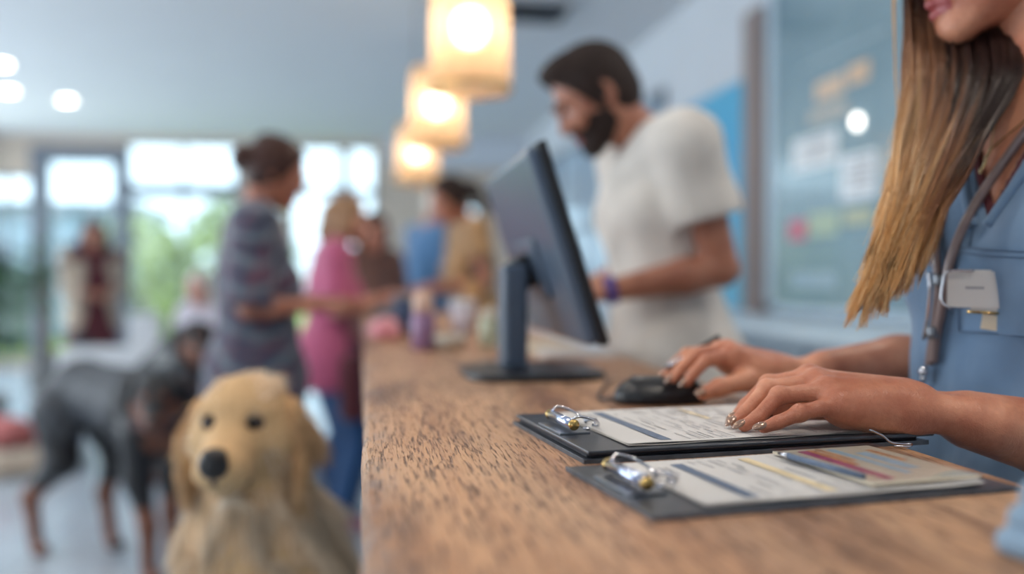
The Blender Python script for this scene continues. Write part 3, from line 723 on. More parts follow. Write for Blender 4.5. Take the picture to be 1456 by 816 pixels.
# ================================================================== MONITOR
e = empty('computer_monitor', (.265, 1.62, CT), 'dark computer monitor on a stand seen from behind on the counter', 'monitor')
Y0, Y1 = 1.40, 1.93; pt_top = V(.268, 0, CZ+.204); pt_bot = V(.369, 0, CZ-.108); ax = nrm(pt_top-pt_bot); nx = nrm(np.cross(ax, V(0, 1, 0)))  # nx points to the screen side or back
if nx[0] < 0: nx = -nx
Lh = np.linalg.norm(pt_top-pt_bot); Rm = np.stack([nx, V(0, 1, 0), ax], 1); mid = (pt_top+pt_bot)/2+V(0, (Y0+Y1)/2, 0)
m = MB().box(mid-nx*.003, (.008, (Y1-Y0)/2, Lh/2), Rm, .003)
m.build('bezel', M['black_plastic'], e)
m = MB(); m.box(mid-nx*.018, (.011, (Y1-Y0)/2-.006, Lh/2-.006), Rm, .008, seg=3); m.box(mid-nx*.031-ax*.03, (.006, .10, .055), Rm, .009, seg=3)
m.build('back_cover', M['dark_plastic'], e)
MB().box(mid+nx*.0055, (.0006, (Y1-Y0)/2-.012, Lh/2-.014), Rm).build('screen', M['screen'], e)
hub = mid-nx*.05-ax*.03
m = MB().box(hub, (.014, .04, .03), Rm, .006).tube([hub-nx*.0, (hub[0]-.018, hub[1]-.03, CT+.175)], .02, 20)
m.build('pivot', M['black_plastic'], e)
cx, cy = hub[0]-.022, hub[1]-.03
MB().box((cx, cy, CT+.098), (.023, .036, .092), None, .01, seg=3).build('stand_column', M['dark_plastic'], e)
m = MB(); n = 40; bm = m.bm; 
for z, s in ((0, 1.0), (.004, 1.0), (.0095, .985), (.0125, .93)): pass
rings = []
for z, s in ((CT+.0002, .985), (CT+.004, 1.0), (CT+.009, .99), (CT+.0115, .95)):
    rings.append([bm.verts.new((.282+s*.118*np.sign(math.cos(a))*abs(math.cos(a))**.5, 1.59+s*.125*np.sign(math.sin(a))*abs(math.sin(a))**.5, z)) for a in [2*PI*i/n for i in range(n)]])
for a, b in zip(rings, rings[1:]):
    for i in range(n): bm.faces.new((a[i], a[(i+1) % n], b[(i+1) % n], b[i]))
bm.faces.new(rings[0][::-1]); bm.faces.new(rings[-1]); m.build('stand_base', M['black_plastic'], e)

# ================================================================== MOUSE
c0 = V(.392, 1.215, CT)
s = SDF(); s.ell(c0+V(0, 0, .008), (.062, .036, .026), k=.0).cap(c0+V(-.03, 0, .006), c0+V(.03, 0, .006), .028, .03, k=.01); s.half(c0+V(0, 0, .0005), (0, 0, -1))
mo = tag(grown('computer_mouse', s, .0015, M['black_plastic'], origin=tuple(c0)), 'black computer mouse under the far hand', 'mouse')
MB().box(c0+V(-.028, 0, .0325), (.011, .003, .004), None, .002).build('scroll_wheel', M['steel'], mo)
MB().tube(smooth([c0+V(-.06, 0, .006), c0+V(-.075, .03, .0025), c0+V(-.05, .12, .0022), c0+V(.0, .25, .0022)], 6), .002, 8).build('cable', M['black_plastic'], mo)

# ================================================================== THINGS FURTHER ALONG THE COUNTER
def lathe_thing(name, c, parts, label, cat, group=None):
    e = empty(name, tuple(c), label, cat, group)
    for nm, prof, mt in parts: MB().lathe(c, prof, 32).build(nm, mt, e)
    return e
lav = plain('mauve_liquid_plastic', srgb(150, 116, 150), .3); peach = plain('peach_plastic', srgb(212, 176, 156), .4); sage = plain('pale_green_ceramic', srgb(178, 184, 160), .35); cream = plain('cream_ceramic', srgb(206, 198, 182), .35)
q = atz(602, 497); lathe_thing('lotion_bottle', q, [('body', [(.024, 0), (.028, .004), (.028, .07), (.022, .085)], lav), ('bottle_cap', [(.022, .085), (.024, .09), (.023, .125), (.012, .134)], peach)], 'mauve bottle with a peach cap standing on the counter', 'bottle')
q = atz(640, 497); lathe_thing('shallow_bowl', q, [('body', [(.025, 0), (.038, .02), (.042, .034), (.039, .034), (.034, .018), (.01, .006)], cream)], 'shallow cream bowl beside the mauve bottle', 'bowl')
q = atz(658, 478); lathe_thing('paper_cup', q, [('body', [(.026, 0), (.036, .09)], M['pale']), ('cup_lid', [(.037, .09), (.038, .098), (.03, .102)], M['white'])], 'white takeaway cup with a lid behind the bowl', 'cup')
q = atz(698, 492); lathe_thing('storage_jar', q, [('body', [(.026, 0), (.03, .004), (.03, .06), (.024, .07)], sage), ('jar_lid', [(.026, .07), (.026, .084), (.008, .09)], cream)], 'pale green lidded jar left of the monitor column', 'jar')
q = atz(672, 470); lathe_thing('amber_bottle', q, [('body', [(.026, 0), (.03, .006), (.03, .13), (.012, .16)], plain('amber_plastic', srgb(170, 124, 72), .3)), ('bottle_cap', [(.014, .16), (.014, .19)], M['black_plastic'])], 'tall amber bottle standing behind the green jar', 'bottle')
q = atz(578, 476); lathe_thing('dark_tin', q, [('body', [(.034, 0), (.036, .003), (.036, .1)], M['navy']), ('tin_lid', [(.037, .1), (.037, .112), (.034, .115)], M['steel'])], 'dark round tin behind the mauve bottle', 'tin')
def folded(c, r, col, label, seed):
    s = SDF(); g = random.Random(seed)
    for i in range(7): s.ell(c+V(g.uniform(-1, 1)*r[0]*.5, g.uniform(-1, 1)*r[1]*.5, .012+.01*g.random()), (r[0]*g.uniform(.4, .7), r[1]*g.uniform(.4, .7), r[2]*g.uniform(.5, 1)), k=.02)
    s.half(c+V(0, 0, .0008), (0, 0, -1)); return tag(grown('crumpled_cloth', s, .005, col), label, 'cloth')
folded(V(.055, 2.62, CT), (.05, .14, .035), fabric('rose_cloth', srgb(196, 120, 128)), 'crumpled rose cloth at the customer edge of the counter', 3)
folded(V(.1, 3.3, CT), (.07, .16, .06), M['dark_trousers'], 'dark crumpled bag further along the counter edge', 5)
for i, (u, v, a) in enumerate(((.40, 2.12, .3), (.44, 1.98, -.15), (.41, 2.3, .1))):
    m = MB()
    for k in range(5): m.box((u+.002*k, v-.001*k, CT+.0006+.0011*k+.0003*i), (.075, .105, .0005), rot2(a+.02*k), .0)
    tag(m.build('paper_stack', [M['paper_cream'] if i != 1 else M['paper']]), ('cream papers on the counter beyond the monitor', 'white papers nearest the monitor base, in front of the bearded man', 'farthest cream papers by the man\'s hands')[i], 'papers')
# ================================================================== PEOPLE
def rx(a): return np.array([[1, 0, 0], [0, math.cos(a), -math.sin(a)], [0, math.sin(a), math.cos(a)]])
def rz(a): return rot2(a)
def basis(f, up=(0, 0, 1)):
    """columns right, forward, up"""
    f = nrm(f); r = nrm(np.cross(f, up)); return np.stack([r, f, np.cross(r, f)], 1)
def ik(S, T, l1, l2, hint):
    S = np.array(S, float); T = np.array(T, float); d = T-S; L = min(np.linalg.norm(d), (l1+l2)*.995); u = nrm(d); T = S+u*L
    a = (l1*l1-l2*l2+L*L)/(2*L); h = math.sqrt(max(l1*l1-a*a, 0)); n = np.array(hint, float); n = nrm(n-u*(n@u)); return S+u*a+n*h, T
def head_prims(s, c, B, k=1.0):
    """c head centre, B columns right/forward/up"""
    P = lambda x, y, z: c+B@(np.array([x, y, z])*k)
    s.ell(P(0, -.012, .03), np.array([.074, .094, .084])*k, B, k=.02).ell(P(0, .022, -.03), np.array([.060, .070, .080])*k, B, k=.03)
    for q in (-1, 1):
        s.cap(P(q*.05, .0, -.05), P(q*.018, .072, -.094), .022*k, .018*k, k=.025).ell(P(q*.038, .062, -.022), .026*k, k=.02)
        s.cap(P(q*.012, .09, .024), P(q*.046, .074, .022), .010*k, .008*k, k=.012)
        s.cap(P(q*.02, .09, .006), P(q*.042, .082, .006), .009*k, .008*k, k=.012, op='-')
        s.ell(P(q*.076, -.006, -.008), np.array([.010, .019, .031])*k, B@rz(q*.3), k=.008).ell(P(q*.084, .0, -.006), np.array([.006, .010, .018])*k, B, k=.005, op='-')
        s.ell(P(q*.031, .073, .007), .0125*k, k=.003)
        s.ell(P(q*.011, .098, -.028), .0075*k, k=.008)
    s.ell(P(0, .076, -.094), np.array([.02, .016, .017])*k, B, k=.02)
    s.cap(P(0, .088, .012), P(0, .108, -.026), .0085*k, .0115*k, k=.012)
    s.cap(P(-.02, .083, -.058), P(0, .094, -.055), .0055*k, .007*k, k=.006).cap(P(.02, .083, -.058), P(0, .094, -.055), .0055*k, .007*k, k=.006)
    s.cap(P(-.016, .082, -.069), P(0, .091, -.070), .006*k, .008*k, k=.006).cap(P(.016, .082, -.069), P(0, .091, -.070), .006*k, .008*k, k=.006)
    s.cap(P(-.02, .096, -.0635), P(.02, .096, -.0635), .0022*k, k=.003, op='-')
def lip_pick(c, B, k=1.0):
    def f(fc):
        l = (fc-c)@B/k; return ((np.abs(l[:, 0]) < .026) & (l[:, 1] > .083+.0*l[:, 0]) & (l[:, 2] < -.0505) & (l[:, 2] > -.0765+np.abs(l[:, 0])*.25)).astype(int)
    return f
def hand_prims(s, w, d, n, side, curl=.5, k=1.0, spread=.09, splay=None):
    """w wrist, d pointing direction, n back-of-hand normal, side +1 right -1 left"""
    d = nrm(d); n = nrm(np.array(n, float)-d*(np.array(n, float)@d)); t = np.cross(n, d)*side       # t: thumb side
    R = np.stack([t, d, n], 1); s.ell(w+d*.045*k, np.array([.038, .05, .014])*k, R, k=.015).ell(w+d*.07*k, np.array([.04, .026, .012])*k, R, k=.012)
    for i, (off, l, b) in enumerate(((.028, .074, .09), (.0095, .082, .094), (-.0095, .076, .09), (-.027, .060, .082))):
        base = w+d*b*k+t*off*k; a = curl*(.35); p = base; pts = [w+d*.05*k+t*off*.6*k, p]; ang = curl*.5; dd = nrm(d+t*(off*spread*10))
        for ls in (.46, .30, .24):
            v = dd*math.cos(ang)-n*math.sin(ang); p = p+v*l*ls*k; pts.append(p); ang += curl*.75
        s.chain(pts, [.0095*k, .0095*k, .0085*k, .0078*k, .0068*k], .004)
    b = w+d*.02*k+t*.022*k; v = nrm(d*.7+t*.6-n*.25); p1 = b+v*.045*k; v2 = nrm(d*.9+t*.2-n*(.3+.3*curl)); s.chain([b, p1, p1+v2*.032*k, p1+v2*.055*k], [.014*k, .011*k, .009*k, .0075*k], .01)
def figure(loc, face, H=1.7, lean=0.0, hunch=0.0, hpitch=0.0, hyaw=0.0, wrists=None, elb=(0, -.4, -1), sit=False, width=1.0, twist=0.0):
    """joint positions of a figure; face = heading vector, wrists = (left, right) in local metres (right, forward, up) or None"""
    k = H/1.7; f = nrm(V(face[0], face[1], 0)); r = V(f[1], -f[0], 0); B0 = np.stack([r, f, V(0, 0, 1)], 1); o = V(loc[0], loc[1], 0)
    hz = .90*k if not sit else .50*k
    W = lambda x, y, z: o+B0@V(x, y, z)
    J = dict(k=k, o=o, B0=B0, W=W); hip = W(0, 0, hz); J['hip'] = hip
    Bt = B0@rx(-lean)@rz(twist); T = lambda x, y, z: hip+Bt@(V(x, y, z)*k); J['Bt'] = Bt; J['T'] = T
    for n_, q in (('L', -1), ('R', 1)):
        J['h'+n_] = hip+B0@V(q*.09*k*width, 0, -.02)
        if sit: J['k'+n_] = J['h'+n_]+B0@V(q*.05, .42*k, .02); J['a'+n_] = J['k'+n_]+B0@V(0, .04, -.42*k)
        else: J['a'+n_] = W(q*.10*k, -.01+q*.05, .085*k); J['k'+n_], _ = ik(J['h'+n_], J['a'+n_], .42*k, .42*k, B0@V(q*.05, 1, 0))
        J['s'+n_] = T(q*.175*width, 0, .50)
    J['nb'] = T(0, -.005, .52); Bn = Bt@rx(-hunch); J['nt'] = J['nb']+Bn@V(0, .015, .085)*k
    Bh = B0@rz(hyaw)@rx(-(lean*.3+hpitch)); J['Bh'] = Bh; J['hc'] = J['nt']+Bh@V(0, .02, .095)*k
    for n_, q in (('L', -1), ('R', 1)):
        S = J['s'+n_]; wr = None if wrists is None else wrists[0 if q < 0 else 1]
        if wr is None: wr = (q*.24, .03, (.82 if not sit else .5)*k/1); 
        if len(wr) == 3: tgt = W(*wr)
        J['e'+n_], J['w'+n_] = ik(S, tgt, .285*k, .255*k, B0@V(q*elb[0]+q*.25, elb[1], elb[2]))
    return J
def torso_prims(J, s, fem=False, t=0.0, belly=0.0, low=True):
    T, Bt, k = J['T'], J['Bt'], J['k']; g = t
    s.ell(T(0, 0, -.03), np.array([.165 if fem else .155, .11, .13])*k+g, Bt, k=.04)
    s.ell(T(0, belly*.5, .12), np.array([.125 if fem else .14, .095+belly, .16])*k+g, Bt, k=.05)
    s.ell(T(0, .0, .33), np.array([.148 if fem else .168, .105, .19])*k+g, Bt, k=.05)
    if fem:
        for q in (-1, 1): s.ell(T(q*.07, .085, .29), np.array([.062, .055, .065])*k+g, Bt, k=.04)
    else: s.ell(T(0, .05, .36), np.array([.13, .065, .10])*k+g, Bt, k=.05)
    s.cap(J['sL']*.85+J['sR']*.15, J['sR']*.85+J['sL']*.15, .058*k+g, k=.05)
    s.cap(T(0, -.01, .47), J['nb'], .075*k+g*.7, .056*k+g*.3, k=.03)
def limb_prims(J, s, fem=False, arms=True, legs=True, hands=True, curl=.5, hn=None, hd=None):
    k = J['k']; m = .88 if fem else 1.0
    if arms:
        for n_, q in (('L', -1), ('R', 1)):
            S, E, W_ = J['s'+n_], J['e'+n_], J['w'+n_]
            s.cap(S, S+(E-S)*.35, .052*k*m, .048*k*m, k=.03).cap(S+(E-S)*.35, E, .048*k*m, .038*k*m, k=.01)
            mid = E+(W_-E)*.3; s.cap(E, mid, .037*k*m, .041*k*m, k=.01).cap(mid, W_, .040*k*m, .025*k*m, k=.01)
            if hands:
                d = nrm(W_-E) if hd is None else nrm(np.array(hd[0 if q < 0 else 1], float)); hand_prims(s, W_, d, V(0, 0, 1)-J['B0'][:, 0]*q*-.3 if hn is None else hn[0 if q < 0 else 1], q, curl, k*m)
    if legs:
        for n_ in 'LR':
            h, kn, a = J['h'+n_], J['k'+n_], J['a'+n_]
            s.cap(h, kn, .088*k, .056*k, k=.03).cap(kn, kn+(a-kn)*.3, .054*k, .056*k, k=.01).cap(kn+(a-kn)*.3, a, .056*k, .036*k, k=.01)
            s.cap(a, a-V(0, 0, .03*k), .036*k, k=.01).cap(a-V(0, 0, .045*k), a+J['B0'][:, 1]*.13*k-V(0, 0, .055*k), .036*k, .028*k, k=.02)
def person(J, label, skinm, fem=False, res=.006, curl=.5, belly=0, **kw):
    s = SDF(); torso_prims(J, s, fem, belly=belly); s.cap(J['nb'], J['nt'], .054*J['k']*(.88 if fem else 1), .05*J['k']*(.88 if fem else 1), k=.03)
    head_prims(s, J['hc'], J['Bh'], J['k']); s.cap(J['nt'], J['hc']-J['Bh'][:, 1]*.025*J['k']-J['Bh'][:, 2]*.03, .05*J['k'], .055*J['k'], k=.02)
    limb_prims(J, s, fem, curl=curl, **kw)
    b = grown('person', s, res, [skinm, M['lip']], origin=(J['o'][0], J['o'][1], 0), pick=lip_pick(J['hc'], J['Bh'], J['k']))
    tag(b, label, 'person')
    for q in (-1, 1):
        c = J['hc']+J['Bh']@(V(q*.031, .0752, .006)*J['k']); m = MB().ell(c, .0108*J['k'], u=12, v=8); m.ell(c+J['Bh'][:, 1]*.0068*J['k'], .0052*J['k'], mi=1, u=10, v=6); m.build('eye', [M['white'], M['black_plastic']], b)
    return b
def shirt(J, b, mat, fem=False, t=.014, sleeve=.5, hem=-.1, belly=0, name='shirt', loose=.0, vneck=False, fore=0, res=.007, wf=.004):
    s = SDF(); k = J['k']; torso_prims(J, s, fem, t, belly)
    if hem < -.1: s.cap(J['T'](-.05, 0, -.02), J['T'](-.07, 0, hem), .13*k+t+loose, k=.05).cap(J['T'](.05, 0, -.02), J['T'](.07, 0, hem), .13*k+t+loose, k=.05)
    for n_ in 'LR':
        S, E, W_ = J['s'+n_], J['e'+n_], J['w'+n_]; m = .9 if fem else 1
        e = S+(E-S)*min(sleeve, 1)
        s.cap(S, e, .054*k*m+t, .047*k*m+t+loose*.5+(.006 if sleeve < 1 else 0), k=.03, flat=sleeve < 1)
        if fore: s.cap(E, E+(W_-E)*fore, .042*k*m+t, .036*k*m+t, k=.015, flat=True)
    s.half(J['T'](0, 0, hem-.02), -J['Bt'][:, 2]); s.cap(J['nb']+J['Bt']@V(0, -.01, .02)*k, J['nb']+J['Bt']@V(0, .02, .09)*k, .056*k, .075*k, k=.01, op='-')
    def disp(v):
        l = (v-J['hip'])@J['Bt']; a = wf*(np.sin(l[:, 2]*38+np.sin(l[:, 0]*17)*2+l[:, 1]*11)*np.sin(l[:, 0]*13+l[:, 2]*7+1.3)); c = v-J['hip']-np.outer(l[:, 2], J['Bt'][:, 2]); c /= np.linalg.norm(c, axis=1)[:, None]+.02; return v+(c*a[:, None]).astype(np.float32)
    return grown(name, s, res, mat, b, disp=disp)
def trousers(J, b, mat, t=.014, name='trousers', to=1.0):
    s = SDF(); k = J['k']; s.ell(J['T'](0, 0, -.04), np.array([.158, .112, .11])*k+t, J['Bt'], k=.04)
    for n_ in 'LR':
        h, kn, a = J['h'+n_], J['k'+n_], J['a'+n_]; s.cap(h, kn, .09*k+t, .06*k+t, k=.03).cap(kn, kn+(a-kn)*to, .06*k+t, .046*k+t, k=.01, flat=True)
    return grown(name, s, .009, mat, b)
def shoes(J, b, mat):
    k = J['k']
    for n_ in 'LR':
        a = J['a'+n_]; s = SDF(); f = J['B0'][:, 1]; z = V(0, 0, 1); s.cap(a-z*.03*k-f*.015, a-z*.04*k, .045*k, .045*k, k=.02).cap(a-z*.045*k-f*.02, a+f*.14*k-z*.055*k, .042*k, .036*k, k=.02)
        s.half(V(0, 0, .002), (0, 0, -1)); grown('shoe', s, .006, mat, b)
def hair(J, b, mat, style):
    s = SDF(); c, B, k = J['hc'], J['Bh'], J['k']; P = lambda x, y, z: c+B@(V(x, y, z)*k); D = lambda x, y, z: B@V(x, y, z)
    t = .013 if style != 'short' else .009
    s.ell(P(0, -.012, .03), np.array([.074+t, .094+t, .084+t])*k, B, k=.01).ell(P(0, -.02, -.02), np.array([.070+t*.8, .082+t*.7, .075])*k, B, k=.02).ell(P(0, .022, -.0), np.array([.060+t, .070+t, .07])*k, B, k=.02)
    if style == 'short': s.ell(P(0, .045, .095), np.array([.055, .045, .03])*k, B, k=.03)
    s.half(P(0, .052, .035) if style == 'short' else P(0, .045, .03), D(0, .93, -.37)).half(P(0, -.03, -.07), D(0, .5, -.86))
    if style == 'bun': s.ell(P(0, -.125, .0), np.array([.05, .042, .05])*k, B, k=.008).ell(P(0, -.05, .085), np.array([.06, .06, .03])*k, B, k=.03)
    if style == 'tail': s.chain([P(0, -.1, .03), P(0, -.15, .0), P(0, -.16, -.1), P(.01, -.13, -.22)], [.026*k, .032*k, .03*k, .01*k], .02)
    if style == 'bob':
        for q in (-1, 1): s.chain([P(q*.07, -.02, .02), P(q*.085, -.015, -.06), P(q*.075, .0, -.12)], [.026*k, .03*k, .02*k], .03)
        s.chain([P(0, -.09, .0), P(0, -.09, -.11)], [.05*k, .045*k], .04)
    return grown('hair', s, .005, mat, b)
def spot(px, y, d): q = at(px, y, d); return (q[0], q[1])

# ---- woman in the plaid shirt at the customer side
J = figure(spot(362, 400, 2.95), (1, .12), 1.55, lean=.0, hunch=.12, hpitch=.42, wrists=((-.06, .26, 1.03), (.10, .19, 1.025)), elb=(0, -.25, -1), width=.98)
b = person(J, 'woman in a plaid shirt with her brown hair in a bun, reaching over the counter', M['skin_brown'], True, curl=.9)
shirt(J, b, M['plaid'], True, .022, .98, -.2, belly=.02, loose=.012); trousers(J, b, M['lt_denim']); shoes(J, b, M['white']); hair(J, b, M['hair_brown'], 'bun')
# ---- shorter person in pink
J = figure(spot(466, 400, 4.15), (1, .15), 1.47, lean=.05, hunch=.2, hpitch=.25, wrists=((-.10, .26, 1.0), (.12, .22, 1.02)))
b = person(J, 'short person in a pink shirt and blue jeans behind the plaid woman', M['skin_light'], True, curl=.8)
shirt(J, b, M['pink'], True, .02, .9, -.16, loose=.01); trousers(J, b, M['jeans'], .02); shoes(J, b, plain('pink_shoes', srgb(190, 130, 150), .6)); hair(J, b, M['hair_blond'], 'bob')
q = J['T'](.1, .12, -.16)
tote = SDF().box(V(-.05, J['o'][1]-.2, .64), (.05, .045, .14), rd=.03); 
bag = tag(grown('shoulder_bag', tote, .006, M['maroon'], disp=lambda v: v), 'maroon bag hanging at the hip of the person in pink', 'bag')
MB().tube(smooth([V(-.05, J['o'][1]-.2, .77), V(-.08, J['o'][1]-.2, .95), V(-.13, J['o'][1]-.17, 1.24)], 6), .008, 8).build('strap', M['maroon'], bag)
# ---- brown haired person beyond
J = figure(spot(520, 400, 5.2), (.4, -1), 1.46, lean=.1, hunch=.2, hpitch=.3, wrists=((-.12, .26, .98), (.12, .26, .98)))
b = person(J, 'brown-haired person in a brown top beyond the person in pink', M['skin_brown'], True, res=.008, curl=.8)
shirt(J, b, fabric('brown_cloth', srgb(116, 84, 76)), True, .02, .95, -.15); trousers(J, b, M['dark_trousers']); shoes(J, b, M['black_plastic']); hair(J, b, M['hair_brown'], 'bob')
# ---- dark haired woman in tan behind the monitor
J = figure(spot(682, 400, 4.75), (-1, -.2), 1.63, lean=.12, hunch=.35, hpitch=.4, wrists=((-.12, .28, 1.05), (.12, .3, 1.04)), elb=(0, -.2, -1))
b = person(J, 'woman in a tan top with dark hair, behind the computer monitor', M['skin_brown'], True, res=.008, curl=.8)
shirt(J, b, M['tan'], True, .018, .5, -.15); trousers(J, b, M['dark_trousers']); shoes(J, b, M['black_plastic']); hair(J, b, M['hair_black'], 'tail')
# ---- person in blue bending forward
J = figure(spot(604, 400, 5.75), (.9, .5), 1.66, lean=.08, hunch=.15, hpitch=.3, wrists=((-.12, .3, 1.0), (.14, .28, 1.0)))
b = person(J, 'person in a blue top with grey hair standing below the farthest lamp', M['skin_light'], False, res=.008, curl=.8)
shirt(J, b, M['blue_shirt'], False, .02, .9, -.12); trousers(J, b, M['navy']); shoes(J, b, M['black_plastic']); hair(J, b, M['hair_grey'], 'short')
# ---- far woman by the entrance
J = figure(spot(132, 400, 6.9), (.55, -1), 1.52, lean=.03, hunch=.1, hpitch=.3, hyaw=-.2, wrists=((-.06, .24, 1.0), (.07, .24, .98)), width=1.1)
b = person(J, 'far person in a dark red top and beige jacket by the entrance window', M['skin_brown'], True, res=.008, curl=.8)
shirt(J, b, M['maroon'], True, .02, .3, -.2); trousers(J, b, M['dark_trousers']); shoes(J, b, M['black_plastic']); hair(J, b, M['hair_brown'], 'bob')
s = SDF(); k = J['k']
for q, n_ in ((-1, 'L'), (1, 'R')):
    s.ell(J['T'](q*.11, 0, .28), np.array([.1, .15, .24])*k, J['Bt'], k=.04).ell(J['T'](q*.12, 0, -.0), np.array([.1, .15, .2])*k, J['Bt'], k=.04).cap(J['s'+n_], J['e'+n_], .075*k, .066*k, k=.03).cap(J['e'+n_], J['e'+n_]*.35+J['w'+n_]*.65, .064*k, .052*k, k=.02, flat=True)
s.ell(J['T'](0, .16, .15), np.array([.05, .12, .34])*k, J['Bt'], k=.02, op='-'); s.cap(J['nb'], J['nt'], .075, k=.01, op='-'); grown('jacket', s, .008, M['beige'], b)
# ---- seated person in pale clothes
J = figure(spot(300, 400, 6.0), (-.5, -1), 1.5, lean=.1, hunch=.2, hpitch=.2, sit=True, wrists=((-.1, .3, .62), (.1, .3, .62)))
b = person(J, 'seated person in pale clothes with white hair, left of the plaid woman', M['skin_light'], False, res=.008, curl=.7)
shirt(J, b, M['pale'], False, .02, .9, -.08); trousers(J, b, M['lt_denim']); shoes(J, b, M['white']); hair(J, b, M['hair_grey'], 'bob')
o = J['o']; f_, r_ = J['B0'][:, 1], J['B0'][:, 0]; e = empty('waiting_chair', (o[0], o[1], 0), 'grey waiting chair under the seated person', 'chair')
MB().box(o+V(0, 0, .355)+f_*.12, (.24, .25, .02), J['B0'], .01).build('seat', M['steel'], e); MB().box(o+V(0, 0, .62)-f_*.19, (.22, .015, .2), J['B0'], .01).build('backrest', M['steel'], e)
for a in (-1, 1):
    for c_ in (-.1, .33): MB().tube([o+r_*a*.2+f_*c_+V(0, 0, .001), o+r_*a*.2+f_*c_+V(0, 0, .34)], .012).build('leg', M['chrome'], e)

# ---- bearded man behind the counter
J = figure(spot(957, 400, 2.24), (-1, -.10), 1.715, lean=.10, hunch=.75, hpitch=.62, hyaw=-.12, wrists=((-.12, .215, 1.085), (.13, .25, 1.05)), elb=(.05, -1.0, -.35), width=1.04)
b = person(J, 'bearded man in an off-white t-shirt looking down at the counter', M['skin_brown'], False, res=.005, curl=.9, hd=((-.98, -.05, -.15), (-.95, -.2, -.2)))
shirt(J, b, M['white_shirt'], False, .020, .60, -.16, belly=.012, loose=.006, res=.006, wf=.006)
trousers(J, b, M['dark_trousers'], .002); shoes(J, b, M['black_plastic']); hair(J, b, M['hair_black'], 'short')
s = SDF(); c, B, k = J['hc'], J['Bh'], J['k']; P_ = lambda x, y, z: c+B@(V(x, y, z)*k)
h0 = SDF(); head_prims(h0, c, B, k); s.p = h0.grow(.0032).p
s.half(P_(0, .0, -.042), B@V(0, -.30, .95)).half(P_(0, .008, -.05), B@V(0, -.97, .2)); s.cap(P_(-.016, .105, -.062), P_(.016, .105, -.062), .0125*k, k=.004, op='-')
for q in (-1, 1): s.ell(P_(q*.045, .085, -.018), np.array([.03, .035, .026])*k, B, k=.006, op='-')
s.ell(P_(0, .11, -.02), np.array([.02, .03, .024])*k, B, k=.004, op='-')
grown('beard', s, .004, M['hair_black'], b)
for q in (-1, 1): MB().tube([P_(q*.014, .097, .028), P_(q*.034, .094, .034), P_(q*.05, .08, .028)], [.003, .0042, .002], 8).build('eyebrow', M['hair_black'], b)
w_, e_ = J['wL'], J['eL']; d_ = nrm(e_-w_); Bw = basis(d_)
wb = tag(MB().lathe(tuple(w_+d_*.012), [(.0305, -.011), (.0325, -.009), (.0325, .009), (.0305, .011), (.027, .011), (.027, -.011)], 32, rot=np.stack([Bw[:, 0], Bw[:, 2], d_], 1), cap=False).build('wristband', plain('violet_band', srgb(84, 70, 150), .5)), 'violet wristband on the bearded man\'s near wrist', 'wristband')
MAN = J

# ================================================================== THE WOMAN AT THE RIGHT
fw = nrm(V(-.95, -.31, 0)); WC = V(.832, 1.030, 0); kx = .95
JW = figure((WC[0], WC[1]), fw, 1.62, lean=.03, hunch=.12, hpitch=0, width=.72)
J = JW; Bt, T = J['Bt'], J['T']
# head: looks left and down
gdir = nrm(V(-.96, .12, -.30)); Bh = basis(gdir); hc = V(.760, 1.056, 1.532); J['hc'], J['Bh'] = hc, Bh; J['nt'] = hc-Bh[:, 1]*.02-Bh[:, 2]*.07
# arms
LW = V(.560, .893, .9855); LE = at(1590, 648, .95); RW = at(1108, 536, 1.255); RE = at(1345, 512, 1.30)
sL, sR = J['sL'], J['sR']
sleeve_end = {}
body = SDF(); torso_prims(J, body, True); body.cap(J['nb'], J['nt'], .05, .045, k=.03)
body.cap(J['nt'], hc-Bh[:, 1]*.02-Bh[:, 2]*.03, .045, .05, k=.02)
for h_ in (1, -1): body.cap(T(h_*.015, .055, .50), T(h_*.13, .035, .525), .009, .008, k=.012)
for n_ in 'LR':
    h, kn, a = J['h'+n_], J['k'+n_], J['a'+n_]; body.cap(h, kn, .085, .054, k=.03).cap(kn, a, .055, .036, k=.01).cap(a-V(0, 0, .04), a+fw*.12-V(0, 0, .05), .035, .028, k=.02)
body.cap(sR, sR+(RE-sR)*.9, .045, .036, k=.03).cap(sL, sL+(LE-sL)*.9, .045, .038, k=.03)
headS = SDF(); head_prims(headS, hc, Bh, .97); headS.cap(J['nt']+V(0, 0, .02), hc-Bh[:, 1]*.02-Bh[:, 2]*.03, .044, .05, k=.02)
def arm(E, W_, S):
    s = SDF(); m = E+(W_-E)*.3; s.cap(E+(S-E)*.35, E, .037, .036, k=.02).cap(E, m, .037, .040, k=.015).cap(m, E+(W_-E)*.72, .040, .030, k=.01); return s
# near (left) hand lying on the form
LH = arm(LE, LW, sL); d0 = nrm(LE-LW); side = nrm(np.cross(d0, V(0, 0, 1)))
for q, r_ in ((.016, .019), (-.016, .0185)): LH.cap(LW+d0*.075+side*q*1.1, LW+side*q+V(0, 0, .001), .024, r_, k=.012)
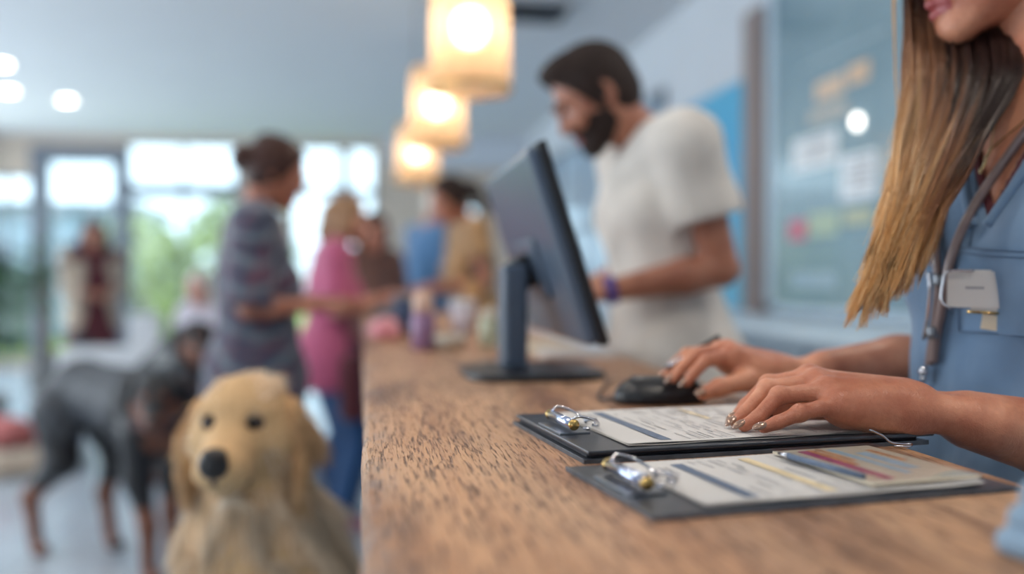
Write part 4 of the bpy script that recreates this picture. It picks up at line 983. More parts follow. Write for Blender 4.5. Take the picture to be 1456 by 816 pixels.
# knuckles (index, middle, ring, little), from the wrist frame to the page
PZ = zA+.0026
mcp = [at(1150, 536, 1.004), at(1162, 543, .984), at(1178, 555, .962), at(1190, 575, .944)]
pip = [at(1092, 546, 1.010), at(1090, 553, .984), at(1107, 563, .958), at(1136, 588, .928)]
dip = [at(1061, 576, 1.003), at(1062, 585, .972), at(1077, 594, .946), at(1105, 601, .922)]
tip = [at(1046, 595, .998), at(1046, 603, .966), at(1058, 607, .943), at(1086, 608, .920)]
rad = [(.0100, .0088, .0075, .0064), (.0102, .0090, .0077, .0065), (.0098, .0086, .0074, .0063), (.0094, .0078, .0067, .0057)]
for i in range(4):
    zf = PZ+rad[i][3]*.9
    if tip[i][2] < zf: tip[i][2] = zf
    if dip[i][2] < zf+.004: dip[i][2] = zf+.004
    o_ = [.014, .006, -.005, -.015][i]; cb = LW+side*(-o_)*-1.0*1.0+V(0, 0, .004)
    LH.cap(LW+(mcp[i]-LW)*.12+side*o_*-.0, mcp[i]+V(0, 0, -.004), .0165, .0125, k=.02)
    LH.cap(mcp[i], pip[i], rad[i][0], rad[i][1], k=.006).cap(pip[i], dip[i], rad[i][1], rad[i][2], k=.0035).cap(dip[i], tip[i], rad[i][2], rad[i][3], k=.003)
    LH.ell(mcp[i]+V(0, 0, .0015), .0112, k=.008).ell(pip[i]+V(.001, 0, .001), rad[i][1]*1.05, k=.005)
    LH.cap(LW+(mcp[i]-LW)*.3+V(0, 0, .0125), mcp[i]+V(0, 0, .0065), .0022, .0036, k=.008)     # tendons
# body of the palm: little-finger edge rests on the page, thumb base beyond
LH.cap(LW+V(-.008, -.010, -.006), mcp[3]+V(.014, .004, -.008), .0185, .015, k=.02)
LH.ell((LW+mcp[1])/2+V(0, 0, -.006), (.046, .034, .016), rot2(.1), k=.02).cap(LW+V(-.016, -.008, -.0035), LW+V(-.05, .0, -.008), .0165, .014, k=.016)
LH.cap(LW+V(-.01, .015, -.004), LW+V(-.052, .030, -.008), .0175, .015, k=.02)
th = [LW+V(-.03, .024, -.004), LW+V(-.066, .040, -.0065), at(1122, 584, .975), at(1096, 598, .962)]
th[2][2] = max(th[2][2], PZ+.010); th[3][2] = max(th[3][2], PZ+.0072)
LH.chain(th, [.0165, .0125, .0098, .0072], .006)
LH.ell(LW+V(.004, -.012, .012), .0085, k=.012)                                             # ulna head
LH.half(V(0, 0, PZ+.0004), (0, 0, -1)) if False else None
# far (right) hand on the mouse
RH = arm(RE, RW, sR); d1 = nrm(RE-RW); RH.cap(RW+d1*.07, RW+V(0, 0, .001), .025, .0215, k=.012)
mcpR = [at(1043, 506, 1.232), at(1034, 498, 1.252), at(1024, 499, 1.272), at(1016, 506, 1.292)]
pipR = [at(1004, 512, 1.214), at(990, 504, 1.235), at(977, 503, 1.262), at(972, 508, 1.285)]
dipR = [at(986, 531, 1.208), at(968, 524, 1.230), at(955, 522, 1.26), at(954, 522, 1.282)]
tipR = [at(977, 543, 1.205), at(957, 538, 1.228), at(945, 536, 1.258), at(946, 531, 1.278)]
for i in range(4):
    RH.cap(RW, mcpR[i], .017, .0125, k=.02).cap(mcpR[i], pipR[i], rad[i][0], rad[i][1], k=.006).cap(pipR[i], dipR[i], rad[i][1], rad[i][2], k=.003).cap(dipR[i], tipR[i], rad[i][2], rad[i][3], k=.003).ell(mcpR[i]+V(0, 0, .001), .0112, k=.008)
RH.ell((RW+mcpR[1])/2+V(0, 0, -.004), (.045, .036, .015), rot2(-.1), k=.02)
thR = [RW+V(-.012, -.014, -.005), at(1060, 541, 1.215), at(1022, 551, 1.195), at(1000, 560, 1.187)]
RH.chain(thR, [.0165, .0132, .0108, .0082], .008)
W_OB = grown('person', [(body, .0062), (headS, .0026), (LH, .0013), (RH, .0018)], 0, [M['skin'], M['lip']], origin=(WC[0], WC[1], 0), it=2, pick=lip_pick(hc, Bh, .97))
tag(W_OB, 'long-haired woman in blue scrubs with both hands on the counter', 'person')
for q in (-1, 1):
    c = hc+Bh@(V(q*.031, .0748, .0045)*.97); MB().ell(c, .0109, u=16, v=10).ell(c+Bh[:, 1]*.0062-Bh[:, 2]*.002, .0053, mi=1, u=12, v=8).build('eye', [M['white'], M['black_plastic']], W_OB)
    MB().tube([hc+Bh@V(q*.014, .093, .028), hc+Bh@V(q*.034, .09, .034), hc+Bh@V(q*.05, .075, .028)], [.002, .0032, .0015], 8).build('eyebrow', M['hair_brown'], W_OB)
def nail(p_dip, p_tip, r, back, ln=.0066, ext=.0038):
    d = nrm(p_tip-p_dip); n = nrm(np.array(back, float)-d*(np.array(back, float)@d)); t = np.cross(d, n); R = np.stack([t, d, n], 1)
    c = p_tip+n*(r*.50)+d*(r*.35+ext*.4); s = SDF().ell(c, (r*.74, ln+ext*.55, r*.62), R, k=0).half(c+n*0-d*99, d)
    s.p.pop(); s.p.append(('e', c-n*r*.36, np.array([r*.80, ln+ext*1.2, r*.62]), R, 0, .0004, '-', 0)); return grown('nail', s, .0006, M['nail'], W_OB)
for i in range(4):
    nail(dip[i], tip[i], rad[i][3]*1.12, V(-.62, -.18, .78) if i < 3 else V(-.45, -.5, .8)); nail(dipR[i], tipR[i], rad[i][3]*1.1, (-.7, -.1, .7))
nail(th[2], th[3], .0076, (-.3, -.3, 1)); nail(thR[2], thR[3], .0086, (-.2, -.6, .8))

# scrubs: loose top with a V neck
s = SDF(); torso_prims(J, s, True, .014)
s.ell(T(0, .02, .10), (.150, .125, .2), Bt, k=.06).cap(T(-.06, .01, -.02), T(-.08, .01, -.2), .145, k=.05).cap(T(.06, .01, -.02), T(.08, .01, -.2), .145, k=.05)
for S, E in ((sL, LE), (sR, RE)): s.cap(S, S+(E-S)*.55, .052, .062, k=.03, flat=True)
s.half(T(0, 0, -.22), -Bt[:, 2])
NC = J['nb']; VZ, VW = .345, .072
def vcut(s, wk, dw, lo, z0):
    a = T(0, 0, z0); W2 = VW*wk+dw*0; s.wedge([(a, Bt@V(.15, 0, -W2)), (a, Bt@V(-.15, 0, -W2)), (T(0, .035, 0), -Bt[:, 1])])
s.cap(NC+V(0, 0, -.02), NC+V(0, 0, .12), .056, .07, k=.004, op='-'); vcut(s, 1.0, 0, 0, VZ)
def folds(v):
    l = (v-J['hip'])@Bt; x, y, z = l[:, 0], l[:, 1], l[:, 2]
    a = .0055*np.sin(x*46+np.sin(z*9)*1.6+y*14)*np.clip((.36-z)/.2, 0, 1)+.003*np.sin((x*1.0+z*.9)*34+1.5*np.sin(z*13))*np.clip((z-.2)/.1, 0, 1)+.0028*np.sin(z*52+x*34+np.sin(x*20)*2)
    c = v-J['hip']-np.outer(z, Bt[:, 2]); c /= np.linalg.norm(c, axis=1)[:, None]+.02; return v+(c*a[:, None]).astype(np.float32)
TOP = grown('scrub_top', s, .0045, M['scrub'], W_OB, disp=folds)
s = SDF(); s.ell(T(0, 0, -.04), np.array([.158, .112, .11])+.012, Bt, k=.04)
for n_ in 'LR':
    h, kn, a = J['h'+n_], J['k'+n_], J['a'+n_]; s.cap(h, kn, .1, .072, k=.03).cap(kn, a, .072, .06, k=.01, flat=True)
grown('scrub_trousers', s, .009, M['scrub'], W_OB); shoes(J, W_OB, M['white'])
def bvh(o):
    dg = None; me = o.data; w0 = wloc(o); return BVHTree.FromPolygons([Vector(v.co)+w0 for v in me.vertices], [tuple(p.vertices) for p in me.polygons])
BV = bvh(TOP)
def on_top(x, z, off=.002, y=.5, dx=0.0):
    """point on the scrub top straight in front of torso coordinates (x, z)"""
    o_ = Vector(T(x, y, z)); d_ = Vector(-Bt[:, 1]); h = BV.ray_cast(o_, d_)
    if h[0] is None: return np.array(T(x, .12, z)), Bt[:, 1]
    n_ = np.array(h[1]); n_ = n_ if n_@Bt[:, 1] > 0 else -n_
    return np.array(h[0])+n_*off, n_
def cam_on_top(px, py, off=.002):
    D = Vector(nrm(cF+cR*(px-728)/FPX+cU*(408-py)/FPX)); h = BV.ray_cast(Vector(cC), D)
    if h[0] is None: return None
    n_ = np.array(h[1]); n_ = n_ if n_@np.array(D) < 0 else -n_
    return np.array(h[0])+n_*off
# ---- collar, undershirt, pocket, seams
s = SDF(); torso_prims(J, s, True, .007); s.half(T(0, 0, .15), -Bt[:, 2]); s.cap(NC+V(0, 0, -.01), NC+V(0, 0, .12), .05, .07, k=.004, op='-'); vcut(s, .93, 0, 0, .362)
grown('undershirt', s, .004, M['maroon'], W_OB)
vp = {}
for q in (-1, 1):
    pts = []
    for t_ in np.linspace(0, 1, 12):
        p, n_ = on_top(q*(.004+VW*t_+.007), VZ-.006+.150*t_, .0015); pts.append(p)
    vp[q] = pts; pts = smooth(pts[::2]+[pts[-1]], 5)
    MB().tube(pts, .0062, 10).build('collar', M['scrub'], W_OB)
def patch(name, x0, x1, y0, y1, off, mat, nx=16, ny=16, p=W_OB):
    m = MB(); g = []
    for i in range(nx+1):
        row = []
        for j in range(ny+1):
            q = cam_on_top(x0+(x1-x0)*i/nx, y0+(y1-y0)*j/ny+(x0+(x1-x0)*i/nx-x0)*.06, off); row.append(m.bm.verts.new(q) if q is not None else None)
        g.append(row)
    for i in range(nx):
        for j in range(ny):
            c = (g[i][j], g[i+1][j], g[i+1][j+1], g[i][j+1])
            if all(c): f = m.bm.faces.new(c); f.smooth = True
    return m.build(name, mat, p)
pk = patch('pocket', 1366, 1500, 352, 472, .004, M['scrub'])
for a in (((1366, 352), (1366, 412), (1367, 470)), ((1367, 470), (1410, 474), (1460, 477), (1500, 480)), ((1366, 353), (1410, 356), (1460, 359), (1500, 361)), ((1366, 361), (1410, 364), (1460, 367), (1500, 369))):
    MB().tube(smooth([cam_on_top(x, y, .0055) for x, y in a], 5), .0009, 6).build('pocket_seam', M['scrub_dark'], pk)
pts = [cam_on_top(x, y, .0015) for x, y in ((1388, 275), (1384, 330), (1380, 350))]
MB().tube([p for p in pts if p is not None], .0009, 6).build('front_seam', M['scrub_dark'], W_OB)
# ---- stethoscope
BB = bvh(W_OB)
e = empty('stethoscope', tuple(cam_on_top(1325, 530, .012)), 'grey-brown stethoscope tubing hanging down the front of the blue scrubs', 'stethoscope')
t = plain('grey_brown_rubber', srgb(128, 110, 108), .28, nscale=30, var=.12, bump=.05, coat=.3)
def cpath(l, off): return [q for q in (cam_on_top(x, y, off) for x, y in l) if q is not None]
def any_surface(x, y, off):
    D = Vector(nrm(cF+cR*(x-728)/FPX+cU*(408-y)/FPX)); h = [q for q in (BV.ray_cast(Vector(cC), D), BB.ray_cast(Vector(cC), D)) if q[0] is not None]
    if not h: return None
    q = min(h, key=lambda a: a[3]); return np.array(q[0])-np.array(D)*off
p1 = [q for q in (any_surface(x, y, .011) for x, y in ((1530, 128), (1500, 146), (1475, 168), (1458, 188))) if q is not None]+[q for q in (any_surface(x, y, .010) for x, y in ((1440, 212), (1420, 240), (1393, 280), (1370, 322), (1353, 365), (1345, 400), (1339, 440), (1331, 480), (1327, 515))) if q is not None]
MB().tube(smooth(p1, 6), .0056, 14).build('tubing', t, e)
p2 = cpath(((1352, 230), (1340, 270), (1333, 315), (1334, 360), (1338, 396), (1338, 430), (1333, 470), (1329, 500), (1327, 518)), .007)
MB().tube(smooth([J['nb']+Bt@V(.07, .04, .0)]+p2, 6), .0050, 14).build('tubing', t, e)
MB().tube(smooth(cpath(((1329, 386), (1331, 398), (1333, 412), (1331, 445), (1326, 480)), .014), 6), .0022, 10).build('metal_clasp', M['chrome'], e)
m = MB(); q0 = cam_on_top(1325, 528, .012); m.ell(q0, (.0065, .0065, .0075)); q1 = cam_on_top(1325, 537, .012); m.ell(q1, (.005, .005, .005)).tube([q0, q1], .003); m.build('metal_bead', M['chrome'], e)
for q_ in ((1344, 398), (1335, 470)): c_ = cam_on_top(q_[0], q_[1], .011); MB().lathe(c_, [(.0068, -.007), (.0075, -.005), (.0075, .005), (.0068, .007)], 20).build('metal_sleeve', M['steel'], e)
# ---- badge and cards clipped to the pocket
p0 = cam_on_top(1398, 414, .0); p0 = p0-nrm(p0-cC)*.017; nb_ = nrm(-(cF*.86+cR*.42)); up_ = nrm(V(0, 0, 1)-nb_*nb_[2]); rt_ = np.cross(up_, nb_); ROT = np.stack([rt_, nb_, up_], 1); S_ = np.linalg.norm(p0-cC)/FPX*.97
def bp(x, y, o_=0): return p0+rt_*(x-1395)*S_+up_*(414-y)*S_+nb_*o_
def card(x0, x1, y0, y1, o_, a=0, th=.0007):
    c = bp((x0+x1)/2, (y0+y1)/2, o_); return c, ((x1-x0)/2*S_, th, (y1-y0)/2*S_), ROT @ np.array(Matrix.Rotation(a, 3, 'Y'))
e = empty('name_badge', tuple(bp(1395, 440)), 'white name badge in a wire clip on the chest pocket of the blue scrubs', 'badge')
c, h, R_ = card(1352, 1421, 388, 436, .003, .02); m = MB().box(c, h, R_, .0004)
cc_, hh_, _ = card(1374, 1396, 408, 411, .0039, .02); m.box(cc_, (hh_[0], .0001, hh_[2]), R_, mi=1); m.build('badge_card', [M['paper'], M['ink']], e)
c, h, R_ = card(1380, 1438, 386, 441, .0005, .0); MB().box(c, h, R_, .0004).build('rear_card', M['paper'], e)
MB().tube(smooth([bp(1384, 387, .005), bp(1360, 387, .0052), bp(1350, 390, .0055), bp(1347, 404, .0055), bp(1345, 424, .0055), bp(1350, 433, .0055), bp(1356, 437, .005)], 6), .0015, 10).build('wire_clip', M['chrome'], e)
m = MB().tube([bp(1376, 441, .002), bp(1420, 443, .002)], .0016, 8).tube([bp(1436, 404, .001), bp(1456, 412, -.002)], .0012, 8); m.build('brass_pin', M['brass'], e)
c, h, R_ = card(1364, 1449, 362, 436, -.003); MB().tube([bp(x, y, -.002) for x, y in ((1366, 366), (1364, 400), (1366, 436), (1448, 436), (1449, 400), (1448, 366), (1440, 361), (1396, 361), (1390, 364), (1372, 362))], .0009, 8, closed=True).build('sleeve_rim', M['clear'], e)
m = MB(); m.quad([bp(1366, 363, -.0022), bp(1448, 363, -.0022), bp(1448, 436, -.0022), bp(1366, 436, -.0022)]); m.build('clear_holder', M['clear'], e)
c, h, R_ = card(1393, 1431, 446, 466, .0, .14); tag(MB().box(c, h, R_, .0004).build('beige_tag', M['paper_cream']), 'small beige paper tag poking out under the white name badge', 'tag')
c, h, R_ = card(1436, 1462, 402, 438, -.001, -.3); m = MB().box(c, h, R_, .0004)
for i in range(5): cc_, hh_, _ = card(1446, 1458, 408+5*i, 410+5*i, .0002, -.3); m.box(cc_+nb_*.0001, (hh_[0], .0002, hh_[2]), R_, mi=1)
tag(m.build('key_card', [M['beige'], M['ink_dark']]), 'tan card with dark bars right of the white name badge', 'card')
# ---- necklace
def on_body(px, py, off=.0015):
    D = Vector(nrm(cF+cR*(px-728)/FPX+cU*(408-py)/FPX)); h = BB.ray_cast(Vector(cC), D)
    if h[0] is None: return None
    return np.array(h[0])-np.array(D)*off
e = empty('necklace', tuple(on_body(1400, 235)), 'fine gold necklace with a beaded drop at the open neck of the scrubs', 'necklace')
pts = [q for q in (on_body(x, y, .003) for x, y in ((1475, 150), (1456, 172), (1440, 186), (1424, 199), (1410, 211))) if q is not None]
if len(pts) > 2: MB().tube(smooth(pts, 6), .0009, 8).build('chain', M['brass'], e)
pts = [q for q in (on_body(x, y, .003) for x, y in ((1423, 140), (1416, 170), (1411, 195), (1409, 211))) if q is not None]
if len(pts) > 2: MB().tube(smooth(pts, 6), .0008, 8).build('chain', M['brass'], e)
m = MB(); g = random.Random(4)
for i in range(11):
    q = on_body(1410-i*1.6, 211+i*3.4, .009)
    if q is not None: m.ell(q+rt_*g.uniform(-.001, .001), .0022, u=10, v=8)
m.build('bead_drop', plain('pale_gold_beads', srgb(226, 206, 160), .18, 1, bump=0), e)

# ---- long hair falling forward over the far shoulder
def hair_long():
    g = np.random.default_rng(5); n = 8200; ys = np.array([-190, -120, -50, 0, 50, 100, 150, 200, 250, 300, 350, 400, 450, 480], float)
    outer = np.array([1395, 1322, 1293, 1287, 1288, 1287, 1284, 1277, 1267, 1256, 1246, 1235, 1222, 1212], float)
    inner = np.array([1450, 1425, 1420, 1428, 1444, 1452, 1430, 1400, 1372, 1342, 1324, 1312, 1300, 1290], float)
    dep_o = np.array([1.20, 1.22, 1.215, 1.20, 1.19, 1.17, 1.15, 1.13, 1.10, 1.075, 1.06, 1.055, 1.05, 1.05])
    dep_i = np.array([1.22, 1.23, 1.22, 1.19, 1.145, 1.085, 1.07, 1.055, 1.045, 1.04, 1.035, 1.03, 1.03, 1.03])
    m = 26; ncl = 110; cs = np.sort(g.uniform(0, 1, ncl)); ph = g.uniform(0, 6.3, (ncl, 3)); cl = g.integers(0, ncl, n); s = np.clip(cs[cl]+g.normal(0, .011, n), 0, 1)
    cen = g.uniform(335, 505, ncl); yend = 482-s*66-g.uniform(0, 95, ncl)[cl]-g.exponential(26, n); yend = np.where(s > .8, yend-30*g.random(n), yend); yend = np.maximum(yend, 240);
    early = g.random(n) < .12; yend = np.where(early, yend-g.uniform(40, 160, n), yend)
    u = np.linspace(0, 1, m)[None, :]; Y = -190+(yend[:, None]+190)*u
    xo = np.interp(Y, ys, outer); xi = np.interp(Y, ys, inner); do = np.interp(Y, ys, dep_o); di = np.interp(Y, ys, dep_i)
    S = s[:, None]; tipc = np.clip((Y-yend[:, None]+120)/120, 0, 1); Sc = S+(cs[cl][:, None]-S)*tipc*.75
    X = xo+(xi-xo)*Sc; D = do+(di-do)*Sc; c = ph[cl]; jit = g.normal(0, 1, (n, 2))
    X = X+3.4*np.sin(Y/46+c[:, :1])*np.clip((Y+50)/200, 0, 1)-tipc**2*(10*np.sin(c[:, 1:2])+6)+1.6*np.sin(Y/21+c[:, 1:2])*np.clip(Y/200, 0, 1)+jit[:, :1]*(1.3+1.5*tipc)
    D = D+.007*np.sin(Y/60+c[:, 2:3])+(g.random((n, 1))-.5)*.022+.006*np.cos(c[:, :1]*3)
    Pp = cC+D[..., None]*(cF+cR*((X-728)/FPX)[..., None]+cU*((408-Y)/FPX)[..., None])
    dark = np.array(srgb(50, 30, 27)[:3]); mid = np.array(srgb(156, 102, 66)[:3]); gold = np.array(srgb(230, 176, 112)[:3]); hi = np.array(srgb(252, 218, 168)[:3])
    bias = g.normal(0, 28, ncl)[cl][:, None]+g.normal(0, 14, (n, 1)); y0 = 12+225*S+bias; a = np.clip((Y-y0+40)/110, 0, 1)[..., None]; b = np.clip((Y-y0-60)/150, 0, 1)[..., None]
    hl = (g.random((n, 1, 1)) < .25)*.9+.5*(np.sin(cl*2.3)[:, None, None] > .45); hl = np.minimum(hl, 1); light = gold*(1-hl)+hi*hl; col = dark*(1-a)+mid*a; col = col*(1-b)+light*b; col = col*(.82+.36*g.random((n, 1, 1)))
    k = 12; P2 = np.zeros((k, m, 3)); c2 = np.zeros((k, m, 3)); 
    for i in range(k):
        Y2 = np.linspace(-190, 190+g.uniform(-30, 40), m); X2 = np.interp(Y2, [-190, -80, 0, 100, 200], [1380, 1290, 1271, 1273, 1280])+g.normal(0, 1.2)+np.sin(Y2/50+i)*.8; D2 = 1.2+g.normal(0, .003)
        P2[i] = cC+D2*(cF+cR*((X2-728)/FPX)[:, None]+cU*((408-Y2)/FPX)[:, None]); c2[i] = gold*.9
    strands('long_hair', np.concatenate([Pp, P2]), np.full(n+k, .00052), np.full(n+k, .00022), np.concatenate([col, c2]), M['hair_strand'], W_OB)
hair_long()
s = SDF(); c, B = hc, Bh; P_ = lambda x, y, z: c+B@(V(x, y, z)*.97)
s.ell(P_(0, -.016, .036), (.086, .106, .094), B, k=.01).ell(P_(0, -.035, -.03), (.084, .08, .1), B, k=.03)
s.half(P_(0, .062, .055), B@V(0, .88, -.47))
s.chain([P_(0, -.09, .02), P_(.0, -.12, -.1), T(.02, -.13, .42), T(.03, -.15, .26)], [.07, .07, .06, .03], .03)
s.ell(P_(-.08, .02, -.06), (.03, .06, .07), B, k=.01, op='-')
grown('hair', s, .004, M['hair_brown'], W_OB)

# pen between the fingers of the far hand
a_, b_ = at(1022, 479, 1.285), at(944, 524, 1.243)
e = empty('ballpoint_pen', tuple(b_), 'silver pen with a dark end held between the fingers over the mouse', 'pen')
MB().tube([a_, a_*.55+b_*.45], .0038, 12).build('grip', M['black_plastic'], e); MB().tube([a_*.55+b_*.45, b_*.92+a_*.08], .0036, 12).build('barrel', M['chrome'], e); MB().tube([b_*.92+a_*.08, b_], [.003, .0008], 12).build('pen_tip', M['steel'], e)

# ================================================================== DOGS
def fur(o, n, length, colf, seed, flow=(0, 0, -1), lift=.35, rad=.0011, name='fur'):
    me = o.data; nv = len(me.vertices); co = np.zeros(nv*3, np.float32); me.vertices.foreach_get('co', co); co = co.reshape(-1, 3)
    F = np.array([p.vertices[:] for p in me.polygons]); a, b, c, d = (co[F[:, i]] for i in range(4)); N = np.cross(c-a, d-b); A = np.linalg.norm(N, axis=1); N = N/(A[:, None]+1e-12)
    g = np.random.default_rng(seed); w0 = np.array(wloc(o)); 
    idx = g.choice(len(F), n, p=A/A.sum()); r = g.random((n, 2)); p = a[idx]*(1-r[:, :1])*(1-r[:, 1:])+b[idx]*r[:, :1]*(1-r[:, 1:])+c[idx]*r[:, :1]*r[:, 1:]+d[idx]*(1-r[:, :1])*r[:, 1:]+w0
    nn = N[idx]; L, col, fl = colf(p, nn); L = L*g.uniform(.6, 1.15, n)*length
    f = fl-nn*np.sum(fl*nn, 1, keepdims=True); f /= np.linalg.norm(f, axis=1, keepdims=True)+1e-6; f = f+g.normal(0, .16, (n, 3)); cw = np.stack([np.sin(p[:, 0]*62+np.sin(p[:, 2]*31)*2), np.sin(p[:, 1]*57+p[:, 2]*23), np.sin(p[:, 2]*37+p[:, 0]*71)], 1); f = f+cw*.38; lift = lift*(1+.7*cw[:, 1:2][:, None, :]); L = L*(1+.3*cw[:, 0])
    m = 5; u = np.linspace(0, 1, m)[None, :, None]; P_ = p[:, None, :]-nn[:, None, :]*.003+L[:, None, None]*(u*f[:, None, :]*.95+(u-.5*u*u)*nn[:, None, :]*lift)+np.array([0, 0, -1.0])*(u*u)*.12*L[:, None, None]
    C_ = np.repeat(col[:, None, :], m, 1)*(.80+.34*g.random((n, 1, 1))+.13*cw[:, 2][:, None, None])
    return strands(name, P_, np.full(n, rad), np.full(n, rad*.35), C_, M['fur'], o, kind=None)
def golden():
    k = 1.14; f = nrm(V(-.16, -.99, 0)); o = V(-.200, 1.93, 0); B = basis(f); P = lambda x, y, z: o+B@(V(x, y, z)*k)
    hd = basis(nrm(V(-.16, -.985, -.05))); hp = P(0, .10, .735); H = lambda x, y, z: hp+hd@(V(x, y, z)*k)
    s = SDF(); K = k
    s.ell(P(0, -.24, .17), np.array([.155, .17, .165])*K, B, k=.05).cap(P(0, -.2, .24), P(0, -.02, .46), .15*K, .125*K, k=.06).ell(P(0, .035, .44), np.array([.135, .11, .18])*K, B, k=.05)
    s.cap(P(0, .02, .52), P(0, .06, .66), .118*K, .088*K, k=.05).cap(P(0, .06, .66), hp, .085*K, .07*K, k=.04)
    for q in (-1, 1):
        s.cap(P(q*.085, .05, .40), P(q*.082, .065, .22), .062*K, .046*K, k=.03).cap(P(q*.082, .065, .22), P(q*.08, .07, .05), .045*K, .034*K, k=.02).ell(P(q*.08, .105, .03), np.array([.040, .062, .032])*K, B, k=.02)
        s.ell(P(q*.135, -.14, .15), np.array([.07, .14, .13])*K, B, k=.04).ell(P(q*.165, .0, .035), np.array([.04, .09, .034])*K, B, k=.03)
        for j in (-1, 0, 1): s.ell(P(q*.08+j*.02, .15, .024), .014*K, k=.008)
    s.chain([P(0, -.38, .08), P(.1, -.5, .05), P(.25, -.5, .045)], [.045*K, .04*K, .02*K], .03)
    s.ell(H(0, .0, .015), np.array([.072, .086, .070])*K, hd, k=.03).ell(H(0, .045, .03), np.array([.055, .045, .04])*K, hd, k=.03)
    s.cap(H(0, .07, -.018), H(0, .142, -.032), .046*K, .036*K, k=.03).ell(H(0, .15, -.03), np.array([.036, .022, .027])*K, hd, k=.015)
    s.cap(H(0, .05, -.06), H(0, .125, -.062), .032*K, .024*K, k=.02)
    for q in (-1, 1):
        s.ell(H(q*.045, .03, -.02), .042*K, k=.03).ell(H(q*.022, .13, -.044), np.array([.022, .03, .022])*K, hd, k=.012)
        s.cap(H(q*.018, .068, .03), H(q*.045, .062, .034), .013*K, .012*K, k=.015)
        s.ell(H(q*.034, .084, .022), .012*K, k=.008, op='-')
    b = grown('dog', s, .006, [plain('golden_skin', srgb(206, 168, 122), .8, bump=.2)], origin=(o[0], o[1], 0))
    tag(b, 'cream and golden long-haired dog sitting beside the counter, facing the camera', 'dog')
    for q in (-1, 1):
        e_ = SDF(); e_.ell(H(q*.074, -.008, .002), np.array([.02, .042, .045])*K, hd@rz(-q*.25), k=.01).ell(H(q*.086, .0, -.062), np.array([.018, .042, .062])*K, hd@rz(-q*.2), k=.03)
        er = grown('ear', e_, .004, plain('golden_ear', srgb(200, 158, 112), .8), b)
        def ec(p, n): return np.ones(len(p)), np.tile(np.array(srgb(218, 178, 132)[:3]), (len(p), 1)), np.tile(np.array([0, 0, -1.0]), (len(p), 1))
        fur(er, 2600, .04, ec, 20+q, lift=.3, name='ear_fur')
        m = MB().ell(H(q*.0335, .077, .021), .0125*K, u=16, v=10); m.build('eye', plain('dark_eye', srgb(24, 16, 14), .08, bump=0), b)
        MB().ell(H(q*.0335, .076, .021), np.array([.0165, .0115, .013])*K, hd, u=16, v=10).build('eyelid', plain('dark_eyelid', srgb(52, 34, 28), .6), b)
    s2 = SDF().ell(H(0, .174, -.022), np.array([.023, .015, .022])*K, hd, k=.005).ell(H(0, .166, -.008), np.array([.018, .016, .01])*K, hd, k=.008)
    for q in (-1, 1): s2.ell(H(q*.011, .187, -.02), .0048*K, k=.003, op='-')
    grown('nose', s2, .002, plain('black_nose', srgb(22, 20, 22), .3, bump=.3), b)
    MB().tube([H(-.034, .115, -.060), H(-.02, .150, -.054), H(0, .168, -.050), H(.02, .150, -.054), H(.034, .115, -.060)], .0065*K, 8).tube([H(0, .172, -.036), H(0, .17, -.052)], .006*K).build('mouth', plain('dark_mouth', srgb(40, 28, 28), .5), b)
    cream = np.array(srgb(250, 234, 210)[:3]); gold = np.array(srgb(234, 202, 162)[:3]); pale = np.array(srgb(252, 240, 220)[:3])
    def cf(p, n):
        h = ((p-hp)@hd)/K; l = ((p-o)@B)/K; onh = np.clip((l[:, 2]-.62)/.05, 0, 1); muz = np.clip((h[:, 1]-.05)/.05, 0, 1)*onh
        L = (1-onh)*1.0+onh*(.55-.42*muz); L = np.where((onh > .5) & (h[:, 1] > .03), L*.55, L); L = np.where((onh > .5) & (h[:, 1] > .13), .12, L)
        L = np.where(l[:, 2] < .1, L*.35, L); bib = np.clip(1-np.abs(l[:, 0])/.12, 0, 1)*(l[:, 1] > 0)*(l[:, 2] < .62)
        c = gold*(1-bib[:, None])*.6+gold*.4+0; c = cream*.55+gold*.45-(cream-gold)*0*bib[:, None]; c = c*(1-muz[:, None]*.7)+pale*muz[:, None]*.7
        side = np.clip((np.abs(l[:, 0])-.08)/.08, 0, 1)[:, None]*(1-onh[:, None]); c = c*(1-.5*side)+gold*.5*side; bk = ((bib > .35) & (np.sin(l[:, 2]*24+l[:, 0]*30) > .2))[:, None]; c = np.where(bk, c*.86, c)
        dn = -np.asarray(hd[:, 1]); fl = np.where(onh[:, None] > .5, dn*1.0+np.array([0, 0, -.35]), np.array([0, 0, -1.0])+B[:, 0]*(l[:, :1]*1.5)); return L, c, fl
    fur(b, 36000, .055, cf, 9, lift=.38, rad=.0010)
golden()
